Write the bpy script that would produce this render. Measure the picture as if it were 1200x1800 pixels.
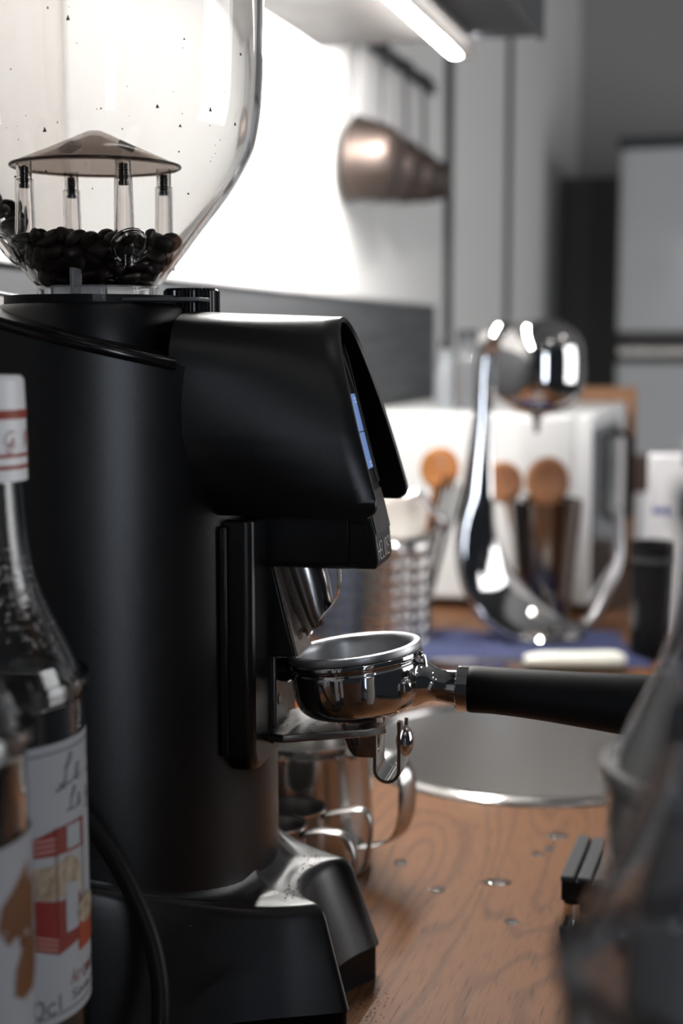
import bpy, bmesh, math, random
from mathutils import Vector, Matrix
R = math.radians
random.seed(7)
for o in list(bpy.data.objects):
    bpy.data.objects.remove(o)
scene = bpy.context.scene
C = scene.collection

# ------------------------------------------------------------------ camera
CAM_Z, PITCH, FPX = 0.36, R(6.84), 2500.0
cd = bpy.data.cameras.new('camera')
cam = bpy.data.objects.new('camera', cd); C.objects.link(cam)
cam.location = (0, 0, CAM_Z)
cam.rotation_euler = (math.pi / 2 - PITCH, 0, 0)
cd.sensor_fit = 'VERTICAL'; cd.sensor_height = 36.0; cd.lens = 50.0
cd.clip_start = 0.02
cd.dof.use_dof = True; cd.dof.focus_distance = 0.705; cd.dof.aperture_fstop = 5.0
cd.dof.aperture_blades = 9
scene.camera = cam

# ------------------------------------------------------------------ world, exposure, room lights
w = bpy.data.worlds.new('world'); scene.world = w; w.use_nodes = True
bg = w.node_tree.nodes['Background']
bg.inputs[0].default_value = (0.50, 0.58, 0.70, 1); bg.inputs[1].default_value = 0.032
vs = scene.view_settings
vs.view_transform = 'Standard'; vs.look = 'None'; vs.gamma = 1.0; vs.use_curve_mapping = False
vs.exposure = -0.12
scene.cycles.max_bounces = 14; scene.cycles.transmission_bounces = 14
scene.cycles.transparent_max_bounces = 12; scene.cycles.glossy_bounces = 6; scene.cycles.diffuse_bounces = 4
scene.cycles.sample_clamp_indirect = 6.0
scene.cycles.blur_glossy = 0.5

def area(name, loc, target, sx, sy, power, col):
    l = bpy.data.lights.new(name, 'AREA'); l.shape = 'RECTANGLE'; l.size = sx; l.size_y = sy
    l.energy = power; l.color = col
    o = bpy.data.objects.new(name, l); C.objects.link(o); o.location = loc
    d = Vector(target) - Vector(loc); o.rotation_euler = d.to_track_quat('-Z', 'Y').to_euler()
    return o
# daylight from a tall window behind the photographer's right shoulder, and an unseen light added far right as fill
area('window_and_fill_light', (0.92, -2.1, 0.30), (-0.05, 0.8, 0.2), 0.32, 1.5, 19, (0.80, 0.88, 1.0))
area('window_and_fill_light', (2.9, 1.35, 0.6), (0.3, 2.7, 0.3), 1.7, 1.5, 38, (0.97, 0.97, 0.98))

# ------------------------------------------------------------------ frames
TH = R(16.7)                                     # the wall recedes 16.7 degrees right of the view
NV = Vector((math.cos(TH), -math.sin(TH), 0)); WV = Vector((math.sin(TH), math.cos(TH), 0))
WD = 0.57
def W(s, t, z=0.0):                              # s away from the wall, t along the wall
    return NV * (s - WD) + WV * t + Vector((0, 0, z))
GA = R(12); GO = Vector((-0.129, 0.763, 0))      # grinder frame
GX = Vector((math.cos(GA), -math.sin(GA), 0)); GY = Vector((math.sin(GA), math.cos(GA), 0))
def G(x, y, z): return GO + GX * x + GY * y + Vector((0, 0, z))
def at(px, py, Y):                               # point of the view ray at distance Y
    x = (px - 600) / FPX; y = (900 - py) / FPX
    r = Vector((x, math.cos(PITCH) + y * math.sin(PITCH), -math.sin(PITCH) + y * math.cos(PITCH)))
    return Vector((0, 0, CAM_Z)) + r * (Y / r.y)

# ------------------------------------------------------------------ materials
MATS = {}
def nodes_of(m):
    return m.node_tree.nodes, m.node_tree.links
def mat(name, col, rough=0.5, metal=0.0, spec=0.5, trans=0.0, ior=1.45, emit=None, estr=0.0, bump=0.0, bscale=300.0,
        var=0.0, vscale=20.0, vcol=None, stretch=None, rvar=0.0, coat=0.0):
    if name in MATS: return MATS[name]
    m = bpy.data.materials.new(name); m.use_nodes = True; MATS[name] = m
    N, L = nodes_of(m); b = N['Principled BSDF']
    b.inputs['Base Color'].default_value = (*col, 1); b.inputs['Roughness'].default_value = rough
    b.inputs['Metallic'].default_value = metal; b.inputs['Specular IOR Level'].default_value = spec
    b.inputs['Transmission Weight'].default_value = trans; b.inputs['IOR'].default_value = ior
    b.inputs['Coat Weight'].default_value = coat
    if emit: b.inputs['Emission Color'].default_value = (*emit, 1); b.inputs['Emission Strength'].default_value = estr
    tc = N.new('ShaderNodeTexCoord'); mp = N.new('ShaderNodeMapping'); L.new(tc.outputs['Object'], mp.inputs[0])
    if stretch: mp.inputs['Scale'].default_value = stretch
    if var > 0 or rvar > 0:
        n = N.new('ShaderNodeTexNoise'); n.inputs['Scale'].default_value = vscale; n.inputs['Detail'].default_value = 4
        L.new(mp.outputs[0], n.inputs['Vector'])
        if var > 0:
            mx = N.new('ShaderNodeMix'); mx.data_type = 'RGBA'
            vc = vcol or tuple(c * 0.5 for c in col)
            mx.inputs[6].default_value = (*col, 1); mx.inputs[7].default_value = (*vc, 1)
            mr = N.new('ShaderNodeMapRange'); mr.inputs[1].default_value = 0.35; mr.inputs[2].default_value = 0.7
            mr.inputs[3].default_value = 0; mr.inputs[4].default_value = var
            L.new(n.outputs[0], mr.inputs[0]); L.new(mr.outputs[0], mx.inputs[0]); L.new(mx.outputs[2], b.inputs['Base Color'])
        if rvar > 0:
            mr = N.new('ShaderNodeMapRange'); mr.inputs[1].default_value = 0.3; mr.inputs[2].default_value = 0.7
            mr.inputs[3].default_value = max(0.0, rough - rvar); mr.inputs[4].default_value = rough + rvar
            L.new(n.outputs[0], mr.inputs[0]); L.new(mr.outputs[0], b.inputs['Roughness'])
    if bump > 0:
        n2 = N.new('ShaderNodeTexNoise'); n2.inputs['Scale'].default_value = bscale; n2.inputs['Detail'].default_value = 2
        L.new(mp.outputs[0], n2.inputs['Vector'])
        bp = N.new('ShaderNodeBump'); bp.inputs['Strength'].default_value = bump; bp.inputs['Distance'].default_value = 0.001
        L.new(n2.outputs[0], bp.inputs['Height']); L.new(bp.outputs[0], b.inputs['Normal'])
    return m

BLACK = mat('satin_black_paint', (0.0042, 0.0045, 0.0052), 0.33, spec=0.5, bump=0.08, bscale=2600)
BLACKG = mat('gloss_black', (0.006, 0.006, 0.007), 0.18, spec=0.5)
BLACKM = mat('matt_black_rubber', (0.005, 0.005, 0.0058), 0.5, spec=0.2, bump=0.1, bscale=900)
RUBBER = mat('grey_black_rubber', (0.028, 0.029, 0.032), 0.65, spec=0.35, bump=0.25, bscale=700)
CHROME = mat('chrome', (0.70, 0.69, 0.685), 0.07, 1.0, rvar=0.03, vscale=60)
STEEL = mat('brushed_steel', (0.62, 0.60, 0.58), 0.26, 1.0, rvar=0.08, vscale=40, stretch=(1, 1, 14))
STEELB = mat('polished_steel', (0.50, 0.485, 0.47), 0.20, 1.0, rvar=0.05, vscale=30, stretch=(1, 1, 0.2))
ALU = mat('matt_aluminium', (0.55, 0.56, 0.58), 0.38, 0.9, rvar=0.08, vscale=50)
SINKM = mat('sink_steel', (0.50, 0.49, 0.48), 0.42, 1.0, rvar=0.06, vscale=40, stretch=(1, 1, 10))
PLATE = mat('grey_anodised', (0.12, 0.115, 0.11), 0.45, 0.7, bump=0.15, bscale=2000)
GLASS = mat('clear_glass', (0.97, 0.98, 0.98), 0.0, trans=1.0, ior=1.47)
SCREEN = mat('display_glow', (0.02, 0.03, 0.06), 0.2, emit=(0.24, 0.40, 0.85), estr=0.55)
SCREENW = mat('display_digit', (0.3, 0.35, 0.5), 0.2, emit=(0.75, 0.82, 1.0), estr=0.9)
WHITEINK = mat('pale_ink', (0.92, 0.91, 0.90), 0.5)
WHITEP = mat('white_plastic', (0.80, 0.80, 0.80), 0.38)
ENAMEL = mat('white_enamel', (0.66, 0.66, 0.655), 0.35, var=0.10, vscale=3, vcol=(0.58, 0.58, 0.58))
DARKGL = mat('dark_oven_glass', (0.03, 0.032, 0.034), 0.12)
PAPER = mat('label_paper', (0.30, 0.305, 0.32), 0.6, spec=0.2, var=0.25, vscale=40, vcol=(0.26, 0.26, 0.27))
CAPRED = mat('cap_red', (0.30, 0.045, 0.025), 0.5)
REDINK = mat('red_ink', (0.16, 0.020, 0.013), 0.5)
DARKRED = mat('dark_red_ink', (0.16, 0.012, 0.01), 0.5)
INK = mat('grey_ink', (0.05, 0.05, 0.06), 0.5)
CORN = mat('popcorn_print', (0.34, 0.28, 0.20), 0.6, var=0.9, vscale=260, vcol=(0.14, 0.09, 0.05))
CARAMEL = mat('caramel_print', (0.15, 0.06, 0.018), 0.5, var=0.7, vscale=35, vcol=(0.08, 0.028, 0.01))
BEAN = mat('roasted_bean', (0.024, 0.0125, 0.0075), 0.42, spec=0.4, var=0.7, vscale=150, vcol=(0.010, 0.0055, 0.004))
GROUNDS = mat('coffee_grounds', (0.06, 0.028, 0.013), 0.85, var=0.8, vscale=800, vcol=(0.16, 0.08, 0.03))
WALL = mat('white_wall_panel', (0.74, 0.735, 0.72), 0.5, var=0.10, vscale=2.2, vcol=(0.66, 0.65, 0.63))
GREYWALL = mat('grey_plaster', (0.36, 0.355, 0.35), 0.8, var=0.3, vscale=1.5, vcol=(0.30, 0.295, 0.29), bump=0.2, bscale=120)
TRIMM = mat('dark_trim', (0.035, 0.038, 0.042), 0.45)
SPLASH = mat('grey_splash_panel', (0.085, 0.088, 0.092), 0.42, 0.3, rvar=0.10, vscale=8, stretch=(1, 0.6, 9), var=0.5, vcol=(0.055, 0.056, 0.06))
SHELFM = mat('shelf_metal', (0.25, 0.243, 0.238), 0.33, 0.85, var=0.6, vscale=7, vcol=(0.13, 0.12, 0.115), rvar=0.08)
SHELFD = mat('shelf_dark', (0.028, 0.031, 0.035), 0.5)
SHELFF = mat('shelf_front_grey', (0.075, 0.08, 0.085), 0.5)
LED = mat('led_diffuser', (0.9, 0.9, 0.9), 0.4, emit=(1.0, 0.975, 0.94), estr=305.0)
LEDCOVER = mat('led_cover', (0.75, 0.72, 0.70), 0.25, trans=0.55, ior=1.4)
COPPER = mat('worn_copper', (0.140, 0.112, 0.10), 0.5, 1.0, var=0.6, vscale=12, vcol=(0.09, 0.065, 0.055))
WIRE = mat('dark_wire', (0.12, 0.12, 0.125), 0.4, 0.9)
WOODS = mat('spoon_wood', (0.36, 0.16, 0.07), 0.45, var=0.7, vscale=18, vcol=(0.20, 0.075, 0.03), stretch=(1, 6, 1))
BOARDW = mat('board_wood', (0.33, 0.16, 0.075), 0.5, var=0.6, vscale=10, vcol=(0.22, 0.10, 0.04), stretch=(1, 8, 8))
NAVY = mat('navy_cloth', (0.030, 0.036, 0.085), 0.9, spec=0.2, bump=0.6, bscale=500, var=0.5, vscale=12, vcol=(0.06, 0.07, 0.13))
FRIDGE = mat('fridge_white', (0.56, 0.575, 0.585), 0.22, coat=0.3)
SHADEBOARD = mat('shade_board', (0.075, 0.071, 0.070), 0.7, var=0.3, vscale=4, vcol=(0.03, 0.029, 0.03))  # dark colour takes the place of shadow beside the fridge
SMOKE = mat('smoked_plastic', (0.45, 0.46, 0.48), 0.12, trans=0.75, ior=1.4)
FROST = mat('frosted_glass', (0.72, 0.76, 0.80), 0.35, trans=0.7, ior=1.35)
BLUEP = mat('blue_plastic', (0.13, 0.22, 0.42), 0.35)
BLUEINK = mat('blue_ink', (0.06, 0.075, 0.30), 0.5)
ORANGE = mat('orange_plastic', (0.60, 0.13, 0.015), 0.4)
CREAM = mat('cream_handle', (0.72, 0.72, 0.64), 0.35)
GREEN = mat('green_handle_edge', (0.05, 0.17, 0.12), 0.45)
LIQUID = mat('dark_syrup', (0.012, 0.007, 0.005), 0.06, spec=0.6)
MILKY = mat('grey_syrup', (0.80, 0.78, 0.76), 0.40, trans=0.1, ior=1.36)
JUGM = mat('dull_jug_steel', (0.26, 0.25, 0.245), 0.32, 1.0, rvar=0.06, vscale=30, stretch=(1, 1, 0.3))
CUPM = mat('dark_steel_cup', (0.22, 0.20, 0.19), 0.14, 1.0, rvar=0.05)
WATER = mat('water', (0.98, 0.98, 0.98), 0.0, trans=1.0, ior=1.33)
FLOORM = mat('dark_floor_tile', (0.10, 0.095, 0.09), 0.5, var=0.4, vscale=6)
CEILM = mat('ceiling_paint', (0.30, 0.30, 0.30), 0.9, var=0.2, vscale=2)

def hopper_mat():                                # clear plastic with a film of coffee dust
    m = mat('hopper_plastic', (1.0, 0.998, 0.992), 0.0, trans=1.0, ior=1.40, spec=0.2)
    N, L = nodes_of(m); b = N['Principled BSDF']; out = [n for n in N if n.type == 'OUTPUT_MATERIAL'][0]
    tc = N.new('ShaderNodeTexCoord'); mp = N.new('ShaderNodeMapping'); mp.inputs['Scale'].default_value = (1, 1, 0.35)
    L.new(tc.outputs['Object'], mp.inputs[0])
    n = N.new('ShaderNodeTexNoise'); n.inputs['Scale'].default_value = 38; n.inputs['Detail'].default_value = 8; n.inputs['Roughness'].default_value = 0.7
    L.new(mp.outputs[0], n.inputs['Vector'])
    mr = N.new('ShaderNodeMapRange'); mr.inputs[1].default_value = 0.50; mr.inputs[2].default_value = 0.80
    mr.inputs[3].default_value = 0.0; mr.inputs[4].default_value = 0.03
    L.new(n.outputs[0], mr.inputs[0])
    tr = N.new('ShaderNodeBsdfTranslucent'); tr.inputs[0].default_value = (0.36, 0.29, 0.24, 1)
    mx = N.new('ShaderNodeMixShader'); L.new(mr.outputs[0], mx.inputs[0])
    L.new(b.outputs[0], mx.inputs[1]); L.new(tr.outputs[0], mx.inputs[2]); L.new(mx.outputs[0], out.inputs[0])
    return m
HOPPER = hopper_mat()
def thin_plastic(name, tint, film, k):
    m = mat(name, film, 0.12, spec=0.6)
    N, L = nodes_of(m); b = N['Principled BSDF']; out = [n for n in N if n.type == 'OUTPUT_MATERIAL'][0]
    tr = N.new('ShaderNodeBsdfTransparent'); tr.inputs[0].default_value = (*tint, 1)
    mx = N.new('ShaderNodeMixShader'); mx.inputs[0].default_value = k
    L.new(tr.outputs[0], mx.inputs[1]); L.new(b.outputs[0], mx.inputs[2]); L.new(mx.outputs[0], out.inputs[0])
    return m
SMOKY = thin_plastic('umbrella_plastic', (0.78, 0.73, 0.70), (0.20, 0.17, 0.155), 0.34)
POSTM = mat('post_plastic', (0.84, 0.815, 0.80), 0.05, trans=1.0, ior=1.36)

def wood_counter():
    m = bpy.data.materials.new('oak_counter'); m.use_nodes = True
    N, L = nodes_of(m); b = N['Principled BSDF']
    tc = N.new('ShaderNodeTexCoord')
    mp = N.new('ShaderNodeMapping'); mp.inputs['Scale'].default_value = (1.0, 0.16, 1.0); mp.inputs['Rotation'].default_value = (0, 0, R(8))
    L.new(tc.outputs['Object'], mp.inputs[0])
    n1 = N.new('ShaderNodeTexNoise'); n1.inputs['Scale'].default_value = 9.0; n1.inputs['Detail'].default_value = 2.0; n1.inputs['Distortion'].default_value = 0.4
    L.new(mp.outputs[0], n1.inputs['Vector'])
    mul = N.new('ShaderNodeMath'); mul.operation = 'MULTIPLY'; mul.inputs[1].default_value = 150.0; L.new(n1.outputs[0], mul.inputs[0])
    sn = N.new('ShaderNodeMath'); sn.operation = 'SINE'; L.new(mul.outputs[0], sn.inputs[0])
    mp2 = N.new('ShaderNodeMapping'); mp2.inputs['Scale'].default_value = (800, 40, 1); mp2.inputs['Rotation'].default_value = (0, 0, R(8))
    L.new(tc.outputs['Object'], mp2.inputs[0])
    n2 = N.new('ShaderNodeTexNoise'); n2.inputs['Scale'].default_value = 1.0; n2.inputs['Detail'].default_value = 3.0
    L.new(mp2.outputs[0], n2.inputs['Vector'])
    r1 = N.new('ShaderNodeMapRange'); r1.inputs[1].default_value = 0.35; r1.inputs[2].default_value = 1.0; r1.inputs[3].default_value = 0; r1.inputs[4].default_value = 0.45
    L.new(sn.outputs[0], r1.inputs[0])
    r2 = N.new('ShaderNodeMapRange'); r2.inputs[1].default_value = 0.54; r2.inputs[2].default_value = 0.74; r2.inputs[3].default_value = 0; r2.inputs[4].default_value = 0.95
    L.new(n2.outputs[0], r2.inputs[0])
    ad = N.new('ShaderNodeMath'); ad.operation = 'ADD'; ad.use_clamp = True; L.new(r1.outputs[0], ad.inputs[0]); L.new(r2.outputs[0], ad.inputs[1])
    n3 = N.new('ShaderNodeTexNoise'); n3.inputs['Scale'].default_value = 5.0; n3.inputs['Detail'].default_value = 3
    L.new(tc.outputs['Object'], n3.inputs['Vector'])
    base = N.new('ShaderNodeMix'); base.data_type = 'RGBA'
    base.inputs[6].default_value = (0.150, 0.067, 0.029, 1); base.inputs[7].default_value = (0.108, 0.046, 0.019, 1); L.new(n3.outputs[0], base.inputs[0])
    mx = N.new('ShaderNodeMix'); mx.data_type = 'RGBA'; mx.inputs[7].default_value = (0.045, 0.021, 0.011, 1)
    L.new(ad.outputs[0], mx.inputs[0]); L.new(base.outputs[2], mx.inputs[6]); L.new(mx.outputs[2], b.inputs['Base Color'])
    b.inputs['Roughness'].default_value = 0.52; b.inputs['Specular IOR Level'].default_value = 0.18
    bp = N.new('ShaderNodeBump'); bp.inputs['Strength'].default_value = 0.25; bp.inputs['Distance'].default_value = 0.0006; bp.invert = True
    L.new(ad.outputs[0], bp.inputs['Height']); L.new(bp.outputs[0], b.inputs['Normal'])
    return m
OAK = wood_counter()

# ------------------------------------------------------------------ mesh helpers
class MB:
    def __init__(s): s.v = []; s.f = []
    def add(s, vs, fs, M=None):
        o = len(s.v)
        s.v += [tuple(M @ Vector(v)) if M else tuple(v) for v in vs]
        s.f += [tuple(i + o for i in f) for f in fs]; return s
    def box(s, a, b, M=None):
        x0, y0, z0 = a; x1, y1, z1 = b
        return s.add([(x0, y0, z0), (x1, y0, z0), (x1, y1, z0), (x0, y1, z0), (x0, y0, z1), (x1, y0, z1), (x1, y1, z1), (x0, y1, z1)],
                     [(0, 3, 2, 1), (4, 5, 6, 7), (0, 1, 5, 4), (1, 2, 6, 5), (2, 3, 7, 6), (3, 0, 4, 7)], M)
    def loft(s, rings, M=None, cap0=True, cap1=True, closed=True):
        n = len(rings[0]); vs = [p for r in rings for p in r]; fs = []
        for k in range(len(rings) - 1):
            for i in range(n if closed else n - 1):
                j = (i + 1) % n
                fs.append((k * n + i, k * n + j, (k + 1) * n + j, (k + 1) * n + i))
        if cap0: fs.append(tuple(range(n - 1, -1, -1)))
        if cap1: fs.append(tuple((len(rings) - 1) * n + i for i in range(n)))
        return s.add(vs, fs, M)
    def lathe(s, prof, seg=48, M=None, cap0=True, cap1=True, cx=0, cy=0):
        rings = [[(cx + r * math.cos(2 * math.pi * i / seg), cy + r * math.sin(2 * math.pi * i / seg), z) for i in range(seg)] for r, z in prof]
        return s.loft(rings, M, cap0, cap1)
    def torus(s, prof, seg=48, M=None):          # closed profile revolved
        n = len(prof); vs = []; fs = []
        for i in range(seg):
            a = 2 * math.pi * i / seg
            vs += [(r * math.cos(a), r * math.sin(a), z) for r, z in prof]
        for i in range(seg):
            j = (i + 1) % seg
            for k in range(n):
                l = (k + 1) % n
                fs.append((i * n + k, j * n + k, j * n + l, i * n + l))
        return s.add(vs, fs, M)
    def tube(s, path, rad, seg=12, M=None, flat=None, cap=True):
        pts = [Vector(p) for p in path]; n = len(pts); rings = []; up = None
        for i, p in enumerate(pts):
            t = (pts[min(i + 1, n - 1)] - pts[max(i - 1, 0)]).normalized()
            if up is None:
                up = Vector((0, 0, 1)) if abs(t.z) < 0.9 else Vector((0, 1, 0))
                if flat: up = Vector(flat)
            sd = t.cross(up).normalized(); u2 = sd.cross(t).normalized(); up = u2
            r = rad[i] if isinstance(rad, (list, tuple)) else rad
            ra, rb = r if isinstance(r, (list, tuple)) else (r, r)
            rings.append([p + sd * (ra * math.cos(2 * math.pi * k / seg)) + u2 * (rb * math.sin(2 * math.pi * k / seg)) for k in range(seg)])
        return s.loft(rings, M, cap, cap)
    def prism(s, outl, z0, z1, M=None):
        return s.loft([[(x, y, z0) for x, y in outl], [(x, y, z1) for x, y in outl]], M)
    def build(s, name, m, parent=None, bevel=0, bseg=2, sharp=38, subd=0, solid=0, smooth=True):
        me = bpy.data.meshes.new(name); me.from_pydata(s.v, [], s.f); me.update()
        bm = bmesh.new(); bm.from_mesh(me); bmesh.ops.recalc_face_normals(bm, faces=bm.faces); bm.to_mesh(me); bm.free()
        if smooth:
            me.shade_smooth(); me.set_sharp_from_angle(angle=R(sharp))
        me.materials.append(m)
        o = bpy.data.objects.new(name, me); C.objects.link(o)
        if parent: o.parent = parent
        if solid:
            q = o.modifiers.new('s', 'SOLIDIFY'); q.thickness = solid; q.offset = 0
        if bevel:
            q = o.modifiers.new('b', 'BEVEL'); q.width = bevel; q.segments = bseg; q.limit_method = 'ANGLE'; q.angle_limit = R(30)
            q.harden_normals = False
        if subd:
            q = o.modifiers.new('u', 'SUBSURF'); q.levels = subd; q.render_levels = subd
        return o
def tag(o, label=None, cat=None, group=None, kind=None):
    if label: o['label'] = label
    if cat: o['category'] = cat
    if group: o['group'] = group
    if kind: o['kind'] = kind
    return o
def empty(name, loc, rz=0.0, label=None, cat=None, group=None, kind=None):
    o = bpy.data.objects.new(name, None); C.objects.link(o); o.location = loc; o.rotation_euler = (0, 0, rz); o.empty_display_size = 0.02
    return tag(o, label, cat, group, kind)
def copy_tree(o, parent=None):
    c = o.copy(); C.objects.link(c); c.parent = parent
    for ch in list(o.children): copy_tree(ch, c)
    return c
def chaikin(P, it=2, closed=True):
    for _ in range(it):
        Q = []; n = len(P)
        for i in range(n if closed else n - 1):
            a = P[i]; b = P[(i + 1) % n]
            Q.append(tuple(a[k] * .75 + b[k] * .25 for k in range(len(a)))); Q.append(tuple(a[k] * .25 + b[k] * .75 for k in range(len(a))))
        if not closed: Q = [P[0]] + Q + [P[-1]]
        P = Q
    return P
def spline(P, n=8):                              # Catmull-Rom through points of any dimension
    out = []
    for i in range(len(P) - 1):
        p0 = P[max(i - 1, 0)]; p1 = P[i]; p2 = P[i + 1]; p3 = P[min(i + 2, len(P) - 1)]
        for k in range(n):
            t = k / n
            out.append(tuple(0.5 * (2 * b + (c - a) * t + (2 * a - 5 * b + 4 * c - d) * t * t + (3 * b - a - 3 * c + d) * t ** 3) for a, b, c, d in zip(p0, p1, p2, p3)))
    out.append(tuple(P[-1])); return out
def rrect(x0, y0, x1, y1, r, n=4):
    out = []
    for cx, cy, a0 in ((x1 - r, y1 - r, 0), (x0 + r, y1 - r, 90), (x0 + r, y0 + r, 180), (x1 - r, y0 + r, 270)):
        for k in range(n + 1):
            a = R(a0 + 90 * k / n); out.append((cx + r * math.cos(a), cy + r * math.sin(a)))
    return out
def align(p, q):                                 # matrix: local z from p towards q
    d = (Vector(q) - Vector(p)); return Matrix.Translation(p) @ d.to_track_quat('Z', 'Y').to_matrix().to_4x4()
def ribbon(mb, strokes, fn, wd):                 # flat pen strokes mapped on a surface by fn(u,v)
    for st in strokes:
        n = len(st); L_, R_ = [], []
        for i, p in enumerate(st):
            a = st[max(i - 1, 0)]; b = st[min(i + 1, n - 1)]
            dx, dy = b[0] - a[0], b[1] - a[1]; l = math.hypot(dx, dy) or 1
            nx, ny = -dy / l * wd / 2, dx / l * wd / 2
            L_.append(fn(p[0] + nx, p[1] + ny)); R_.append(fn(p[0] - nx, p[1] - ny))
        mb.add(L_ + R_, [(i, i + 1, n + i + 1, n + i) for i in range(n - 1)])
    return mb
def patch(mb, poly, fn, nx=6):                   # a 4-corner polygon subdivided and mapped by fn
    (a, b, c, d) = poly; vs = []; fs = []
    for j in range(nx + 1):
        for i in range(nx + 1):
            u, v = i / nx, j / nx
            x = (a[0] * (1 - u) + b[0] * u) * (1 - v) + (d[0] * (1 - u) + c[0] * u) * v
            y = (a[1] * (1 - u) + b[1] * u) * (1 - v) + (d[1] * (1 - u) + c[1] * u) * v
            vs.append(fn(x, y))
    for j in range(nx):
        for i in range(nx):
            k = j * (nx + 1) + i; fs.append((k, k + 1, k + nx + 2, k + nx + 1))
    return mb.add(vs, fs)
def blob(mb, pts, fn):                           # filled outline mapped by fn (fan around its centre)
    cx = sum(p[0] for p in pts) / len(pts); cy = sum(p[1] for p in pts) / len(pts)
    vs = [fn(cx, cy)]; n = len(pts); K = 4
    for k in range(1, K + 1):
        vs += [fn(cx + (p[0] - cx) * k / K, cy + (p[1] - cy) * k / K) for p in pts]
    fs = [(0, 1 + i, 1 + (i + 1) % n) for i in range(n)]
    for k in range(K - 1):
        fs += [(1 + k * n + i, 1 + (k + 1) * n + i, 1 + (k + 1) * n + (i + 1) % n, 1 + k * n + (i + 1) % n) for i in range(n)]
    return mb.add(vs, fs)

# ================================================================== THE SETTING
RW = -TH
def wallroot(name, label, cat): return empty(name, W(0, 0), RW, label, cat, kind='structure')
# left wall: two panels with a joint seen behind the hopper
wl = empty('wall_left', W(0, 0), RW, kind='structure')
MB().box((-0.12, -1.6, -0.9), (0, 1.086, 1.7)).build('wall_panel', mat('dull_wall_panel', (0.47, 0.455, 0.44), 0.55, var=0.7, vscale=9, vcol=(0.30, 0.28, 0.26), stretch=(1, 1, 0.4)), wl)
MB().box((-0.12, 1.100, -0.9), (0, 2.541, 1.7)).build('wall_panel', WALL, wl)
MB().box((-0.12, 2.557, -0.9), (0, 3.153, 1.7)).build('wall_panel', WALL, wl)
MB().box((-0.12, 3.169, -0.9), (0, 4.35, 1.7)).build('wall_panel', WALL, wl)
MB().box((-0.12, 1.086, -0.9), (-0.012, 1.100, 1.7)).build('joint', mat('joint_brown', (0.05, 0.04, 0.037), 0.7), wl)
t1 = MB().box((-0.02, 2.538, -0.9), (0.012, 2.560, 1.7)).build('trim_1', TRIMM, None); t1.location = W(0, 0); t1.rotation_euler.z = RW; tag(t1, kind='structure')
t2 = MB().box((-0.02, 3.150, -0.9), (0.010, 3.172, 1.7)).build('trim_2', TRIMM, None); t2.location = W(0, 0); t2.rotation_euler.z = RW; tag(t2, kind='structure')
wb = MB().box((-0.12, 4.35, -0.9), (3.4, 4.47, 1.7)).build('wall_back', GREYWALL); wb.location = W(0, 0); wb.rotation_euler.z = RW; tag(wb, kind='structure')
fl = MB().box((-0.12, -1.6, -0.94), (3.4, 4.35, -0.9)).build('floor', FLOORM); fl.location = W(0, 0); fl.rotation_euler.z = RW; tag(fl, kind='structure')
ce = MB().box((-0.12, -1.6, 1.7), (3.4, 4.35, 1.74)).build('ceiling', CEILM); ce.location = W(0, 0); ce.rotation_euler.z = RW; tag(ce, kind='structure')

# dark splash panel on the wall
sp = empty('splash_panel', W(0, 0), RW, 'dark grey splashback panel on the white wall behind the black grinder', 'panel')
MB().box((0.001, 0.3, 0.002), (0.010, 2.4325, 0.4195)).build('sheet', SPLASH, sp, bevel=0.001)
MB().box((0.001, 0.3, 0.4195), (0.013, 2.4345, 0.4225)).build('edge_strip', mat('pale_edge', (0.35, 0.35, 0.36), 0.4), sp)

# counter with a round hole for the sink
SC = W(0.57 + NV.dot(Vector((0.165, 1.23, 0))), WV.dot(Vector((0.165, 1.23, 0))))
sx, st_ = NV.dot(Vector((0.165, 1.23, 0))) + WD, WV.dot(Vector((0.165, 1.23, 0)))
ct = empty('counter', W(0, 0), RW, 'long oak worktop with visible grain, water drops and a round sink', 'counter')
def counter_mesh():
    mb = MB(); x0, x1, y0, y1, r = 0.0, 0.74, -0.5, 2.62, 0.147; n = 96; top = []; bor = []
    for i in range(n):
        a = 2 * math.pi * (i + 0.5) / n; c, s_ = math.cos(a), math.sin(a)
        k = min(((x1 - sx) / c) if c > 0 else ((x0 - sx) / c) if c < 0 else 9, ((y1 - st_) / s_) if s_ > 0 else ((y0 - st_) / s_) if s_ < 0 else 9)
        top.append((sx + r * c, st_ + r * s_)); bor.append((sx + k * c, st_ + k * s_))
    for cx, cy in ((x0, y0), (x1, y0), (x1, y1), (x0, y1)):   # snap nearest border sample to each corner
        j = min(range(n), key=lambda i: (bor[i][0] - cx) ** 2 + (bor[i][1] - cy) ** 2); bor[j] = (cx, cy)
    mb.loft([[(x, y, -0.04) for x, y in top], [(x, y, 0) for x, y in top], [(x, y, 0) for x, y in bor], [(x, y, -0.04) for x, y in bor], [(x, y, -0.04) for x, y in top]], None, False, False)
    return mb
counter_mesh().build('worktop', OAK, ct, smooth=False)
MB().box((0.02, -0.45, -0.9), (0.66, 2.58, -0.42)).build('cabinet_base', WHITEP, ct)
MB().box((0.02, -0.45, -0.42), (0.66, 0.95, -0.04)).build('cabinet_top', WHITEP, ct)
MB().box((0.02, 1.75, -0.42), (0.66, 2.58, -0.04)).build('cabinet_top', WHITEP, ct)

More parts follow.
